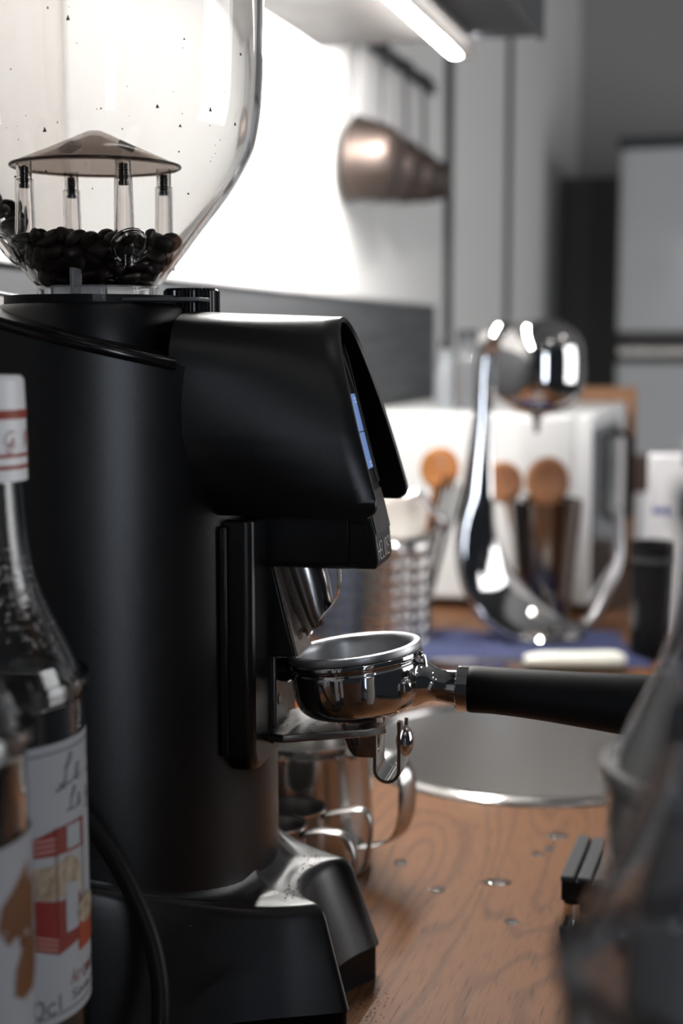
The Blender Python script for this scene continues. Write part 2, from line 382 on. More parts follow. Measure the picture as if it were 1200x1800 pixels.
# sink
sk = empty('round_sink', (SC.x, SC.y, 0), RW, 'round stainless steel sink set flush into the oak counter', 'sink')
MB().torus([(0.146, -0.004), (0.146, 0.003), (0.149, 0.0052), (0.155, 0.005), (0.159, 0.0025), (0.160, 0.0004), (0.150, 0.0003)], 96).build('rim', STEELB, sk, sharp=60)
MB().torus([(0.1455, 0.001), (0.1445, -0.02), (0.142, -0.12), (0.134, -0.145), (0.11, -0.155), (0.03, -0.16), (0.03, -0.164), (0.112, -0.159), (0.138, -0.148), (0.146, -0.12), (0.1468, -0.004)], 96).build('bowl', SINKM, sk, sharp=60)
MB().lathe([(0.0, -0.164), (0.031, -0.164), (0.031, -0.159), (0.02, -0.162), (0.0, -0.162)], 32).build('drain', CHROME, sk)

# wall shelf with light bar
sh = empty('wall_shelf', W(0, 0), RW, 'grey metal wall shelf with dark front seen from underneath', 'shelf')
MB().box((0.0, -0.4, 0.735), (0.205, 1.80, 0.75)).build('underside_plate', SHELFM, sh)
MB().box((0.2052, -0.4, 0.733), (0.283, 1.80, 0.75)).build('dark_underside', SHELFD, sh)
MB().box((0.0, -0.4, 0.7502), (0.283, 1.80, 0.95)).build('shelf_body', SHELFF, sh)
MB().box((0.2832, -0.4, 0.728), (0.290, 1.80, 0.952)).build('front_board', SHELFF, sh)
lb = empty('light_bar', W(0, 0), RW, 'bright white tubular light strip fixed under the wall shelf', 'lamp')
MB().box((0.178, 0.80, 0.7215), (0.204, 1.762, 0.7345)).build('housing', mat('lamp_housing', (0.5, 0.5, 0.5), 0.4, 0.5), lb)
def halftube(x, z, r, a0, a1, y0, y1, n=10):
    pts = [(x + r * math.cos(R(a0 + (a1 - a0) * k / n)), z + r * math.sin(R(a0 + (a1 - a0) * k / n))) for k in range(n + 1)]
    return MB().loft([[(px, y0, pz) for px, pz in pts], [(px, y1, pz) for px, pz in pts]])
halftube(0.1850, 0.7205, 0.0125, 150, 300, 0.80, 1.772).build('diffuser', LED, lb)
MB().box((0.1985, 0.80, 0.704), (0.2085, 1.776, 0.7212)).build('clear_cover', LEDCOVER, lb, bevel=0.002)

# ================================================================== GRINDER
gr = empty('coffee_grinder', GO, -GA, 'tall satin black coffee grinder with clear bean hopper on the oak counter', 'coffee grinder')
COLR = 0.094
def base_mesh():
    half_b = [(0.1275, 0.0), (0.1290, 0.009), (0.1335, 0.022), (0.1400, 0.033), (0.1440, 0.0385), (0.1455, 0.0425), (0.1390, 0.0460), (0.108, 0.0585), (0.074, 0.0745), (0.036, 0.0970),
              (0.0, 0.106), (-0.05, 0.108), (-0.095, 0.098), (-0.118, 0.06), (-0.122, 0.0)]
    half_t = [(0.1128, 0.0), (0.1135, 0.009), (0.1165, 0.0195), (0.1220, 0.0275), (0.1275, 0.0315), (0.1300, 0.0345), (0.1250, 0.0380), (0.106, 0.0480), (0.080, 0.0640), (0.040, 0.0930),
              (0.0, 0.1020), (-0.05, 0.104), (-0.092, 0.093), (-0.113, 0.056), (-0.117, 0.0)]
    zt = [0.0725] * 6 + [0.0725, 0.0735, 0.0785, 0.092, 0.100, 0.104, 0.106, 0.108, 0.108]
    n = len(half_b)
    P = [(*half_b[i], *half_t[i], zt[i]) for i in range(n)] + [(half_b[i][0], -half_b[i][1], half_t[i][0], -half_t[i][1], zt[i]) for i in range(n - 2, 0, -1)]
    P = chaikin(P, 3)
    rings = [[] for _ in range(27)]
    for bx, by, tx, ty, z in P:
        r = math.hypot(tx, ty); cx, cy = tx / r * (COLR - 0.001), ty / r * (COLR - 0.001); gap = max(r - COLR, 0.002)
        k = 0
        H = z - 0.02
        q0 = 0.85 - 0.27 * min(1, max(0, (0.115 - tx) / 0.06))
        for q in (0, 0.25 * q0, 0.5 * q0, 0.75 * q0, q0):
            u = q; bow = 0.0
            rings[k].append((bx + (tx - bx) * u, by + (ty - by) * u, 0.02 + H * u)); k += 1
        ed = min(0.0072, gap * 0.4)
        ax, ay, az = bx + (tx - bx) * q0, by + (ty - by) * q0, 0.02 + H * q0
        ix, iy = tx + (cx - tx) / r * 0, ty
        inx, iny = tx + (cx - tx) * (ed / gap), ty + (cy - ty) * (ed / gap)
        for q in range(1, 7):                    # rounded top edge (quadratic curve over the corner)
            u = q / 6; a0, a1, a2 = (1 - u) ** 2, 2 * u * (1 - u), u * u
            rings[k].append((a0 * ax + a1 * tx + a2 * inx, a0 * ay + a1 * ty + a2 * iny, a0 * az + a1 * z + a2 * z)); k += 1
        f = 0.019 * (1 - math.exp(-(gap - ed) / 0.019))
        fx, fy = cx * (COLR + f) / COLR, cy * (COLR + f) / COLR
        for q in range(1, 5):
            u = q / 4; rings[k].append((inx + (fx - inx) * u, iny + (fy - iny) * u, z + 0.0012 * u)); k += 1
        fh = max(f, 0.012)
        for q in range(1, 11):                   # fillet into the column
            a = R(9 * q); rings[k].append((cx + (fx - cx) * (1 - math.sin(a)), cy + (fy - cy) * (1 - math.sin(a)), z + 0.0012 + fh * (1 - math.cos(a)))); k += 1
        rings[k].append((cx * .97, cy * .97, z + fh + 0.003)); k += 1
        rings[k].append((cx * .9, cy * .9, z + fh + 0.003)); k += 1
        assert k == 27, k
    return MB().loft(rings), [(x[0], x[1]) for x in P]
bmsh, bout = base_mesh()
bmsh.build('base', BLACK, gr, sharp=60)
foot = [(x * 0.988, y * 0.985) for x, y in bout]
MB().loft([[(x, y, 0) for x, y in foot], [(x, y, 0.0185) for x, y in foot], [(x * 1.008, y * 1.008, 0.0196) for x, y in foot]]).build('rubber_foot', BLACKM, gr, sharp=60)

# column with an oblique rim
def col_top(x): return 0.3655 - 0.253 * x
seg = 96
cs = [(COLR * math.cos(2 * math.pi * i / seg), COLR * math.sin(2 * math.pi * i / seg)) for i in range(seg)]
MB().loft([[(x, y, 0.06) for x, y in cs], [(x, y, col_top(x)) for x, y in cs], [(x * .93, y * .93, col_top(x * .93) + 0.001) for x, y in cs], [(x * .4, y * .4, col_top(x * .4) + 0.001) for x, y in cs]]).build('column', BLACK, gr)
rr = 0.0031; rings = []
for i in range(121):                              # polished bead round the oblique rim, ending where the hood begins
    t = R(46.5 + (360 - 93) * i / 120); x, y = COLR * math.cos(t), COLR * math.sin(t); z = col_top(x)
    rings.append([(x + math.cos(t) * rr * math.cos(a), y + math.sin(t) * rr * math.cos(a), z + rr * math.sin(a)) for a in [2 * math.pi * k / 10 for k in range(10)]])
MB().loft(rings).build('rim_bead', BLACKG, gr, sharp=80)
MB().lathe([(0.052, 0.345), (0.052, 0.3765), (0.0505, 0.379), (0.047, 0.3792)], 64).build('collar', BLACK, gr)

# hood
WF = [(0.3725, 0.0), (0.3722, 0.0055), (0.3712, 0.0110), (0.3692, 0.0155), (0.366, 0.0205), (0.360, 0.0265), (0.352, 0.0320), (0.342, 0.0365), (0.330, 0.0405), (0.316, 0.0438), (0.303, 0.0458), (0.290, 0.0470), (0.2815, 0.0474), (0.2745, 0.0474)]
WR = [(0.3752, 0.0), (0.3751, 0.020), (0.3746, 0.034), (0.3732, 0.046), (0.3702, 0.0550), (0.3650, 0.0610), (0.3570, 0.0648), (0.3450, 0.0665), (0.330, 0.0672), (0.316, 0.0668), (0.302, 0.0645), (0.290, 0.0600), (0.281, 0.0545), (0.2745, 0.0490)]
KS = (0.160 - 0.1328) / (0.3725 - 0.277)
def fx_(z): return 0.1328 + (0.3725 - z) * KS
def densify(P): return P[:9] + [tuple(a + (b - a) * k / 3 for a, b in zip(P[i], P[i + 1])) for i in range(9, 13) for k in range(3)] + [P[13]]
WF, WR = densify(WF), densify(WR)
def hood_mesh():
    mb = MB(); half = []
    n = len(WF); outer = []
    ks = 10
    def sect(u, inset):                          # open arch from near bottom over the top to far bottom
        pts = []
        for (zf, wf), (zr, wr) in zip(WF, WR):
            z = zr + (zf - zr) * u; wdt = wr + (wf - wr) * u ** 1.15
            wdt = max(0.0, wdt - inset); zz = z - (inset if wdt < 0.03 else inset * max(0, 1 - (wdt - 0.03) / 0.015))
            dz = max(0.0, 0.2835 - z)            # rounded lower front corner
            fr_ = fx_(z) - (0.0095 - math.sqrt(max(0.0, 0.0095 ** 2 - dz ** 2)))
            x = 0.061 + (fr_ - 0.061) * u
            pts.append((x, wdt, zz))
        return [(x, -y, z) for x, y, z in reversed(pts)][:-1] + [(x, y, z) for x, y, z in pts]
    us = [k / ks for k in range(ks + 1)]
    O = [sect(u, 0) for u in us]; I = [sect(u, 0.0026) for u in us]
    lip = [tuple((a[i] + b[i]) / 2 + (0.0009 if i == 0 else 0) for i in range(3)) for a, b in zip(O[-1], I[-1])]
    m = len(O[0])
    rings = O + [lip] + I[::-1] + [O[0]]
    mb.loft(rings, None, False, False, closed=False)
    # close the bottom edges of the skirts
    k = len(us)
    for e in (0, m - 1):
        mb.add([r[e] for r in O] + [r[e] for r in I], [(i, i + 1, k + i + 1, k + i) for i in range(k - 1)])
    # rear closure
    mb.add(O[0], [tuple(range(m))])
    return mb
hood_mesh().build('hood', BLACK, gr, sharp=50)

# nose block carrying display and name, running down inside the hood
def nose():
    prof = [(0.120, 0.364), (0.1265, 0.364), (0.1305, 0.352), (0.1375, 0.325), (0.1460, 0.292), (0.1508, 0.2755), (0.1538, 0.263), (0.1552, 0.2495), (0.1540, 0.2450), (0.120, 0.2450)]
    return MB().loft([[(x, -0.0205, z) for x, z in prof], [(x, 0.0205, z) for x, z in prof]])
def nosex(z):
    P = [(0.364, 0.1265), (0.352, 0.1305), (0.325, 0.1375), (0.292, 0.1460), (0.2755, 0.1508), (0.263, 0.1538), (0.2495, 0.1552)]
    for (z0, x0), (z1, x1) in zip(P, P[1:]):
        if z <= z0 and z >= z1: return x0 + (x1 - x0) * (z0 - z) / (z0 - z1)
    return P[-1][1]
nose().build('front_panel', BLACK, gr, bevel=0.0012)
def on_nose(e):
    return lambda u, v: (nosex(v) + e, u, v)
# arch shaped glossy inset plate and its fine edge line
arch = []
for k in range(13):
    z = 0.2865 + (0.3585 - 0.2865) * k / 12; wdt = 0.0165 * min(1, math.sqrt(max(0.0, (0.3600 - z) / 0.03))) if z > 0.33 else 0.0165
    arch.append((wdt, z))
mb = MB(); e1 = [(nosex(z) + 0.0004, -wd_, z) for wd_, z in arch]; e2 = [(nosex(z) + 0.0004, wd_, z) for wd_, z in arch]
mb.loft([e1, [(x, 0, z) for x, y, z in e1], e2], None, False, False, closed=False).build('glossy_plate', BLACKG, gr)
mb = MB(); ribbon(mb, [[(wd_, z) for wd_, z in arch]], on_nose(0.0007), 0.0005); mb.build('edge_line', ALU, gr)
mb = MB(); ribbon(mb, [[(0.0200, z) for wd_, z in arch]], on_nose(0.0007), 0.0004); mb.build('edge_line', ALU, gr)
dp = MB(); patch(dp, ((-0.0125, 0.2945), (0.0120, 0.2945), (0.0120, 0.3330), (-0.0125, 0.3330)), on_nose(0.0009), 6)
dsp = dp.build('display', SCREEN, gr); tag(dsp, 'small glowing blue display')
mb = MB()
for v0 in (0.2955, 0.3285):
    for i in range(3):
        for j in range(2):
            ribbon(mb, [[(0.0065 + i * 0.0015, v0 + j * 0.0018), (0.0073 + i * 0.0015, v0 + j * 0.0018), (0.0073 + i * 0.0015, v0 + 0.0011 + j * 0.0018)]], on_nose(0.0012), 0.0003)
tag(mb.build('digits', SCREENW, dsp), kind='stuff')
mb = MB(); ribbon(mb, [[(-0.0125, 0.3135), (0.0120, 0.3135)]], on_nose(0.0012), 0.0006); mb.build('divider', BLACKG, dsp)
mb = MB(); patch(mb, ((-0.0195, 0.2630), (0.0195, 0.2630), (0.0195, 0.2835), (-0.0195, 0.2835)), on_nose(0.0005), 6); mb.build('brushed_plate', PLATE, gr)
# lettering, fine upright strokes
GL = {'H': [[(0, 0), (0, 1)], [(0, .5), (1, .5)], [(1, 0), (1, 1)]], 'E': [[(1, 0), (0, 0), (0, 1), (1, 1)], [(0, .5), (.8, .5)]], 'L': [[(0, 1), (0, 0), (1, 0)]],
      'I': [[(.5, 0), (.5, 1)]], 'O': [[(.5 + .5 * math.cos(a / 8 * math.pi), .5 + .5 * math.sin(a / 8 * math.pi)) for a in range(17)]],
      'S': [[(1, .9), (.75, 1), (.25, 1), (0, .82), (0, .66), (.25, .52), (.75, .48), (1, .34), (1, .16), (.75, 0), (.25, 0), (0, .1)]],
      '6': [[(1, 1), (0, .8), (0, 0), (1, 0), (1, .5), (0, .5)]], '5': [[(1, 1), (0, 1), (0, .5), (1, .5), (1, 0), (0, 0)]],
      '0': [[(.5 + .5 * math.cos(a / 8 * math.pi), .5 + .5 * math.sin(a / 8 * math.pi)) for a in range(17)]], '7': [[(0, 1), (1, 1), (.4, 0)]],
      'c': [[(1, .55), (.6, .65), (.1, .5), (0, .3), (.15, .06), (.6, 0), (1, .1)]], 'l': [[(.5, 1), (.5, 0)]],
      'A': [[(0, 0), (.5, 1), (1, 0)], [(.2, .4), (.8, .4)]], 'r': [[(.1, 0), (.1, .65)], [(.1, .4), (.4, .62), (.8, .62)]], 'o': [[(.5 + .45 * math.cos(a / 6 * math.pi), .33 + .33 * math.sin(a / 6 * math.pi)) for a in range(13)]],
      'm': [[(0, 0), (0, .65), (.25, .62), (.45, .5), (.45, 0)], [(.45, .5), (.65, .64), (.95, .55), (1, 0)]], 'e': [[(0, .35), (1, .35), (.85, .62), (.35, .65), (0, .4), (.1, .1), (.5, 0), (1, .1)]],
      'a': [[(1, .6), (.4, .64), (0, .3), (.3, 0), (.75, .08), (1, .4)], [(1, .65), (1, 0)]], 'v': [[(0, .65), (.5, 0), (1, .65)]], 'u': [[(0, .65), (0, .15), (.4, 0), (.9, .15), (.9, .65)], [(.9, .2), (1, 0)]]}
def word(txt, u0, v0, cw, ch, gap, slant=0.0):
    out = []; x = u0
    for c_ in txt:
        if c_ != ' ':
            wv = cw * (0.3 if c_ in 'Il' else 1)
            for st in GL[c_]: out.append([(x + (p[0] if c_ not in 'Il' else .5) * wv + slant * p[1] * ch, v0 + p[1] * ch) for p in st])
            x += wv + gap
        else: x += cw + gap
    return out
mb = MB(); ribbon(mb, word('HELIOS', -0.0185, 0.2498, 0.0042, 0.0088, 0.0014), on_nose(0.0003), 0.0006)
ribbon(mb, word('65', 0.0125, 0.2552, 0.0022, 0.0034, 0.0010), on_nose(0.0003), 0.00045)
tag(mb.build('lettering', WHITEINK, gr), kind='stuff')
# spout box under the hood
def spbox():
    out = rrect(-0.0215, 0.2445, 0.0215, 0.275, 0.0045, 5)
    return MB().loft([[(x, y, z) for y, z in out] for x in (0.082, 0.1400)])
spbox().build('spout_box', BLACK, gr, bevel=0.0006)
out = rrect(-0.0208, 0.2450, 0.0208, 0.272, 0.0045, 5)
MB().loft([[(x, y, z) for y, z in out] for x in (0.1402, 0.1500)]).build('spout_cap', BLACK, gr, bevel=0.0006)
# front plate of the column with raised rib and rounded foot
out = [(-0.046, 0.272), (-0.046, 0.150), (-0.042, 0.1435), (-0.032, 0.140), (0.032, 0.140), (0.042, 0.1435), (0.046, 0.150), (0.046, 0.272)]
MB().loft([[(0.06, y, z) for y, z in out], [(0.0930, y, z) for y, z in out], [(0.0965, y * 0.93, 0.143 + (z - 0.14) * 0.975) for y, z in out]]).build('column_plate', BLACK, gr, bevel=0.0015)
MB().box((0.0800, -0.0500, 0.152), (0.0840, -0.0455, 0.269)).build('side_rib', BLACK, gr, bevel=0.001)
# chute block and its steel flap
pr = [(0.0885, 0.246), (0.0885, 0.1975), (0.1105, 0.1965), (0.0985, 0.246)]
MB().loft([[(x, -0.016, z) for x, z in pr], [(x, 0.016, z) for x, z in pr]]).build('chute_block', BLACK, gr, bevel=0.001)
pr = [(0.0988, 0.246), (0.1110, 0.1965), (0.1122, 0.1975), (0.1002, 0.246)]
fl_ = MB().loft([[(x, -0.0155, z) for x, z in pr], [(x, 0.0155, z) for x, z in pr]]).build('chute_flap', mat('dusty_steel', (0.36, 0.32, 0.29), 0.5, 0.6, var=0.6, vscale=400, vcol=(0.14, 0.08, 0.05)), gr)
# curved steel spout: half pipe leaning forward, with a bright edge strap
def spout():
    mb = MB(); P0 = Vector((0.109, 0, 0.2475)); P1 = Vector((0.1205, 0, 0.214)); ax = (P1 - P0).normalized(); sd = Vector((0, 1, 0)); fr = ax.cross(sd)
    if fr.x < 0: fr = -fr
    ro = []; n = 20; K = 8
    for k in range(K + 1):
        u = k / K; c = P0 + (P1 - P0) * u; ring = []
        rad = 0.0125 - 0.003 * u * u
        for i in range(n):
            a = 2 * math.pi * i / n
            cut = 0.006 * math.cos(a) * u
            ring.append(tuple(c + fr * (rad * math.cos(a)) + sd * (rad * 0.95 * math.sin(a)) + ax * (-cut * 1.2)))
        ro.append(ring)
    ri = [[tuple(Vector(p) + (P0 + (P1 - P0) * (k / K) - Vector(p)) * 0.10) for p in r] for k, r in enumerate(ro)]
    mb.loft(ro + ri[::-1] + [ro[0]], None, False, False); return mb
spout().build('grounds_spout', STEELB, gr, sharp=50)
mb = MB(); P = spline([(0.131, -0.004, 0.2455), (0.1315, -0.004, 0.236), (0.1295, -0.004, 0.2265), (0.1235, -0.004, 0.2185), (0.1185, -0.004, 0.2125)], 5)
mb.tube(P, [(0.0045, 0.0006)] * len(P), 8, flat=(1, 0, 0.3)); mb.build('spout_strap', CHROME, gr)
def specks(name, n, fn, smin, smax, m, parent, kind=True, clump=None):
    mb = MB()
    for i in range(n):
        p = fn(); r = random.uniform(smin, smax); a = random.random() * 6
        mb.add([(p[0] + r * math.cos(a + k * 2.1) * random.uniform(.6, 1.2), p[1] + r * math.sin(a + k * 2.1) * random.uniform(.6, 1.2), p[2] + (0 if k < 3 else r * .9)) for k in range(4)] if True else [],
               [(0, 1, 2), (0, 1, 3), (1, 2, 3), (2, 0, 3)])
    o = mb.build(name, m, parent, smooth=False)
    if kind: o['kind'] = 'stuff'
    return o
specks('clinging_grounds', 170, lambda: (lambda t: (0.1212 - t * 0.012 + random.gauss(0, .0008), random.uniform(-.006, .004), 0.2125 - t * 0.0050 + random.gauss(0, .0007)))(random.random()), 0.0005, 0.0011, GROUNDS, gr)
# hinge plate, hole and black knob at the fork
MB().box((0.0955, -0.013, 0.150), (0.0995, 0.013, 0.197)).build('hinge_plate', mat('dark_grey_metal', (0.10, 0.095, 0.09), 0.38, 0.8), gr, bevel=0.0012)
MB().lathe([(0.0, 0.0), (0.0055, 0.0), (0.0065, 0.002), (0.0065, 0.006), (0.004, 0.009), (0.0, 0.0095)], 20, Matrix.Translation((0.0985, -0.0045, 0.1875)) @ Matrix.Rotation(R(90), 4, 'Y')).build('clamp_knob', BLACKG, gr)
MB().lathe([(0.0, 0.0), (0.003, 0.0), (0.003, 0.0015), (0.0, 0.0015)], 16, Matrix.Translation((0.0985, -0.006, 0.172)) @ Matrix.Rotation(R(90), 4, 'Y')).build('screw', BLACKG, gr)
MB().box((0.0945, -0.014, 0.150), (0.0985, -0.0135, 0.159)).build('slot', BLACKG, gr)
# fork the portafilter rests on
fp = [(0.089, -0.020), (0.089, 0.020), (0.108, 0.031), (0.150, 0.027), (0.160, 0.022), (0.158, 0.0135), (0.133, 0.0135), (0.126, 0.0), (0.133, -0.0135), (0.158, -0.0135), (0.160, -0.022), (0.150, -0.027), (0.108, -0.031)]
def fz(x): return 0.1575 + (x - 0.089) * 0.105
MB().loft([[(x, y, fz(x) - 0.0042) for x, y in fp], [(x, y, fz(x)) for x, y in fp]]).build('fork', STEEL, gr, bevel=0.0006)
specks('fork_grounds', 160, lambda: (lambda x: (x, random.gauss(-.006, .008), fz(x)))(0.090 + abs(random.gauss(0, .006))), 0.0003, 0.0011, GROUNDS, gr)
specks('base_grounds', 70, lambda: random.choice([(random.gauss(0.112, .0035), random.gauss(0.012, .010), 0.0738), (random.gauss(0.106, .005), random.gauss(0.03, .010), 0.0738), (random.gauss(0.112, .006), random.gauss(-.022, .006), 0.0738)]), 0.0004, 0.0009, GROUNDS, gr)

# adjustment collar, arm plate, knurled knob
MB().lathe([(0.0, 0.3793), (0.049, 0.3793), (0.049, 0.3835), (0.034, 0.3838), (0.0, 0.3838)], 64).build('adjust_collar', BLACKM, gr, sharp=30)
MB().prism([(0.01, -0.040), (0.030, -0.040), (0.0655, -0.030), (0.0655, -0.012), (0.02, 0.0)], 0.3800, 0.3820).build('pointer_arm', mat('pointer_metal', (0.16, 0.16, 0.16), 0.35, 0.8), gr, bevel=0.0004)
kn = []
for i in range(120):
    r = 0.0145 + (0.00035 if i % 3 else -0.0004); a = 2 * math.pi * i / 120; kn.append((0.0505 + r * math.cos(a), 0.004 + r * math.sin(a)))
kc = [(0.0505 + (x - 0.0505) * .9, 0.004 + (y - 0.004) * .9) for x, y in kn]
MB().loft([[(x, y, 0.372) for x, y in kn], [(x, y, 0.3862) for x, y in kn], [(x, y, 0.3875) for x, y in kc]]).build('knurled_knob', BLACKG, gr, sharp=25)

# ---- hopper
HP = [(0.0325, 0.3838), (0.0325, 0.3885), (0.0345, 0.3905), (0.0440, 0.4028), (0.0563, 0.4187), (0.0650, 0.4295), (0.0719, 0.4387), (0.0787, 0.4497), (0.0842, 0.4612), (0.0872, 0.4740), (0.0888, 0.4894), (0.0898, 0.512), (0.0903, 0.5313), (0.0906, 0.57), (0.0900, 0.62)]
HP = spline([(a * .985, b) for a, b in HP], 4)
def hr(z):
    for (a0, b0), (a1, b1) in zip(HP, HP[1:]):
        if b0 <= z <= b1 and b1 > b0: return a0 + (a1 - a0) * (z - b0) / (b1 - b0)
    return HP[-1][0]
def inward(P, t):
    out = []
    for i, (r, z) in enumerate(P):
        a = P[max(i - 1, 0)]; b = P[min(i + 1, len(P) - 1)]; dr, dz = b[0] - a[0], b[1] - a[1]; l = math.hypot(dr, dz) or 1
        out.append((r - dz / l * t, z + dr / l * t))
    return out
HI = inward(HP, 0.0036)
hp = MB().torus(HP + HI[::-1], 96).build('hopper', HOPPER, gr, sharp=70); tag(hp, 'clear plastic bulb hopper dusted with coffee')
MB().lathe([(0.0, 0.622), (0.095, 0.622), (0.095, 0.630), (0.0, 0.634)], 64).build('hopper_lid', BLACK, gr)
# umbrella over the throat
um = MB(); U = [(0.0, 0.4695), (0.004, 0.4690), (0.0435, 0.4520), (0.0442, 0.4508), (0.0432, 0.4500), (0.004, 0.4665), (0.0, 0.4670)]
um.lathe(U, 64, None, False, False); umb = um.build('baffle_cone', SMOKY, gr, sharp=40)
MB().torus([(0.0436, 0.4506), (0.0446, 0.4506), (0.0449, 0.4513), (0.0444, 0.4520), (0.0436, 0.4518)], 64).build('cone_rim', thin_plastic('rim_plastic', (0.45, 0.40, 0.37), (0.10, 0.085, 0.08), 0.5), umb, sharp=80)
mb = MB()
for a in (25, 165):
    M = Matrix.Rotation(R(a), 4, 'Z') @ Matrix.Translation((0.0155, 0, 0.4605)) @ Matrix.Rotation(R(23), 4, 'Y')
    mb = MB().box((-0.0045, -0.005, 0.0005), (0.0045, 0.005, 0.0030), M); mb.build('slot_tab', mat('smoky_tab', (0.10, 0.09, 0.085), 0.3), umb, bevel=0.0005)
for a in (-48, 42, 132, 222):
    M = Matrix.Rotation(R(a), 4, 'Z') @ Matrix.Translation((0.0385, 0, 0))
    ps = MB().torus([(0.0054, 0.398), (0.0046, 0.441), (0.0046, 0.4425), (0.0040, 0.4428), (0.0040, 0.452), (0.0032, 0.452), (0.0032, 0.441), (0.0042, 0.398)], 24, M).build('post', POSTM, gr)
    sc_ = MB().lathe([(0.0, 0.4385), (0.0024, 0.4385), (0.0026, 0.4400)] + [(0.0026 if k % 2 else 0.0018, 0.441 + k * 0.0007) for k in range(12)] + [(0.0, 0.4500)], 12, M).build('screw', mat('screw_steel', (0.10, 0.10, 0.10), 0.4, 0.8), ps)
    # ring boss where the post meets the hopper wall
    if a in (42, 132): continue
    q = Matrix.Rotation(R(a), 4, 'Z') @ Matrix.Translation((0.0452, 0, 0.4085)) @ Matrix.Rotation(R(128), 4, 'Y')
    MB().torus([(0.0098, -0.001), (0.0098, 0.0035), (0.0088, 0.0042), (0.0080, 0.0035), (0.0080, -0.001)], 28, q).build('post_boss', POSTM, ps)
# gate tab below the hopper, near side
MB().box((-0.0070, -0.0465, 0.3796), (0.0215, -0.041, 0.3880)).build('gate_tab', SMOKE, gr, bevel=0.0008)
MB().box((0.0040, -0.0480, 0.3800), (0.0058, -0.036, 0.3965)).build('gate_fin', SMOKE, gr, bevel=0.0004)
# dust specks on the hopper wall
mb = MB()
for i in range(120):
    a = R(random.uniform(-185, -10)); z = random.uniform(0.43, 0.56); r = hr(z) + 0.0001; s_ = random.choice([.0003, .0003, .0004, .0004, .0006, .0010])
    p = Vector((r * math.cos(a), r * math.sin(a), z)); tq = Vector((-math.sin(a), math.cos(a), 0)) * s_; uq = Vector((0, 0, s_ * random.uniform(.7, 2)))
    nq = Vector((math.cos(a), math.sin(a), 0)) * s_ * .6
    mb.add([p - tq - uq * .4, p + tq - uq * .3, p + uq, p + nq], [(0, 1, 2), (0, 1, 3), (1, 2, 3), (2, 0, 3)])
tag(mb.build('dust_specks', GROUNDS, gr, smooth=False), kind='stuff')

# ---- coffee beans in the hopper
def bean_mesh():
    mb = MB(); nu, nv = 14, 9; vs = []
    for j in range(nv + 1):
        th = math.pi * j / nv
        for i in range(nu):
            ph = 2 * math.pi * i / nu
            x, y, z = math.cos(th), math.sin(th) * math.cos(ph), math.sin(th) * math.sin(ph)
            zz = z if z > 0 else z * 0.45
            if z < -0.25: zz += 0.30 * math.exp(-(y / 0.20) ** 2) * max(0, 1 - x * x)
            vs.append((x * 0.0066, y * 0.0048, zz * 0.0042))
    fs = [(j * nu + i, j * nu + (i + 1) % nu, (j + 1) * nu + (i + 1) % nu, (j + 1) * nu + i) for j in range(nv) for i in range(nu)]
    return mb.add(vs, fs)
bean0 = bean_mesh().build('coffee_bean', BEAN, None, sharp=70); first = [True]
BL = 'dark roasted coffee bean in the pile inside the clear hopper'; BG = 'coffee beans in the hopper'
def bean(p, lab=BL, grp=BG):
    o = bean0 if first[0] else bean0.copy()
    if not first[0]: C.objects.link(o)
    first[0] = False
    o.location = G(*p); o.rotation_euler = (random.uniform(0, 6.28), random.uniform(-0.7, 0.7), random.uniform(0, 6.28))
    tag(o, lab, 'coffee bean', grp)
MB().lathe([(0.0, 0.3880), (0.0275, 0.3880), (0.0275, 0.3895), (0.0, 0.3895)], 40).build('gate_disc', SMOKE, gr)
zi = 0.3945; nlay = 0
while zi < 0.4150:
    rw = hr(zi) - 0.0104; rings_ = [rw, rw - 0.0085] if zi < 0.4055 else [rw, rw - 0.0090, rw - 0.018, rw - 0.027, rw - 0.036]
    for rr_ in rings_:
        if rr_ < 0.004: continue
        nb = max(3, int(2 * math.pi * rr_ / 0.0103)); ph = random.random() * 6
        for i in range(nb):
            a = ph + 2 * math.pi * i / nb + random.uniform(-.08, .08)
            if zi > 0.412 and random.random() < 0.45: continue
            bean((rr_ * math.cos(a), rr_ * math.sin(a), zi + random.uniform(-.0014, .0018)))
    zi += 0.0058
for a, z, dr in ((-168, 0.4215, 0), (-176, 0.4255, 0), (176, 0.4225, 0), (-160, 0.4275, 0), (-172, 0.4315, 0.002), (168, 0.4285, 0), (-164, 0.4350, .001), (-150, 0.4195, 0.0)):
    rr_ = hr(z) - 0.0105 - dr
    bean((rr_ * math.cos(R(a - 12)), rr_ * math.sin(R(a - 12)), z), 'dark coffee bean clinging high on the left wall of the hopper', 'beans on the hopper wall')

# ================================================================== PORTAFILTER
pf = empty('portafilter', G(0.1385, 0, 0.2005), -GA, 'chrome portafilter with black handle resting on the grinder fork', 'portafilter')
T8 = Matrix.Rotation(R(-7.5), 4, 'Y')
bk = [(0.0352, -0.0030), (0.0355, -0.0012), (0.0350, 0.0004), (0.0335, 0.0010), (0.0315, 0.0006), (0.0303, -0.0008), (0.0298, -0.004), (0.0290, -0.018), (0.0270, -0.0215), (0.022, -0.0225), (0.0, -0.0230)]
MB().lathe(bk + [(0.0, -0.0235), (0.029, -0.0232), (0.0306, -0.0040), (0.0352, -0.0030)], 72, T8, False, False).build('basket', ALU, pf, sharp=50)
bo = [(0.0312, -0.0032), (0.0352, -0.0034), (0.0358, -0.0044), (0.0358, -0.0062), (0.0345, -0.0072), (0.0340, -0.0082), (0.0347, -0.0095), (0.0349, -0.012), (0.0347, -0.019), (0.0340, -0.024), (0.0322, -0.0290), (0.0285, -0.0325), (0.023, -0.0345), (0.016, -0.0352), (0.0, -0.0355)]
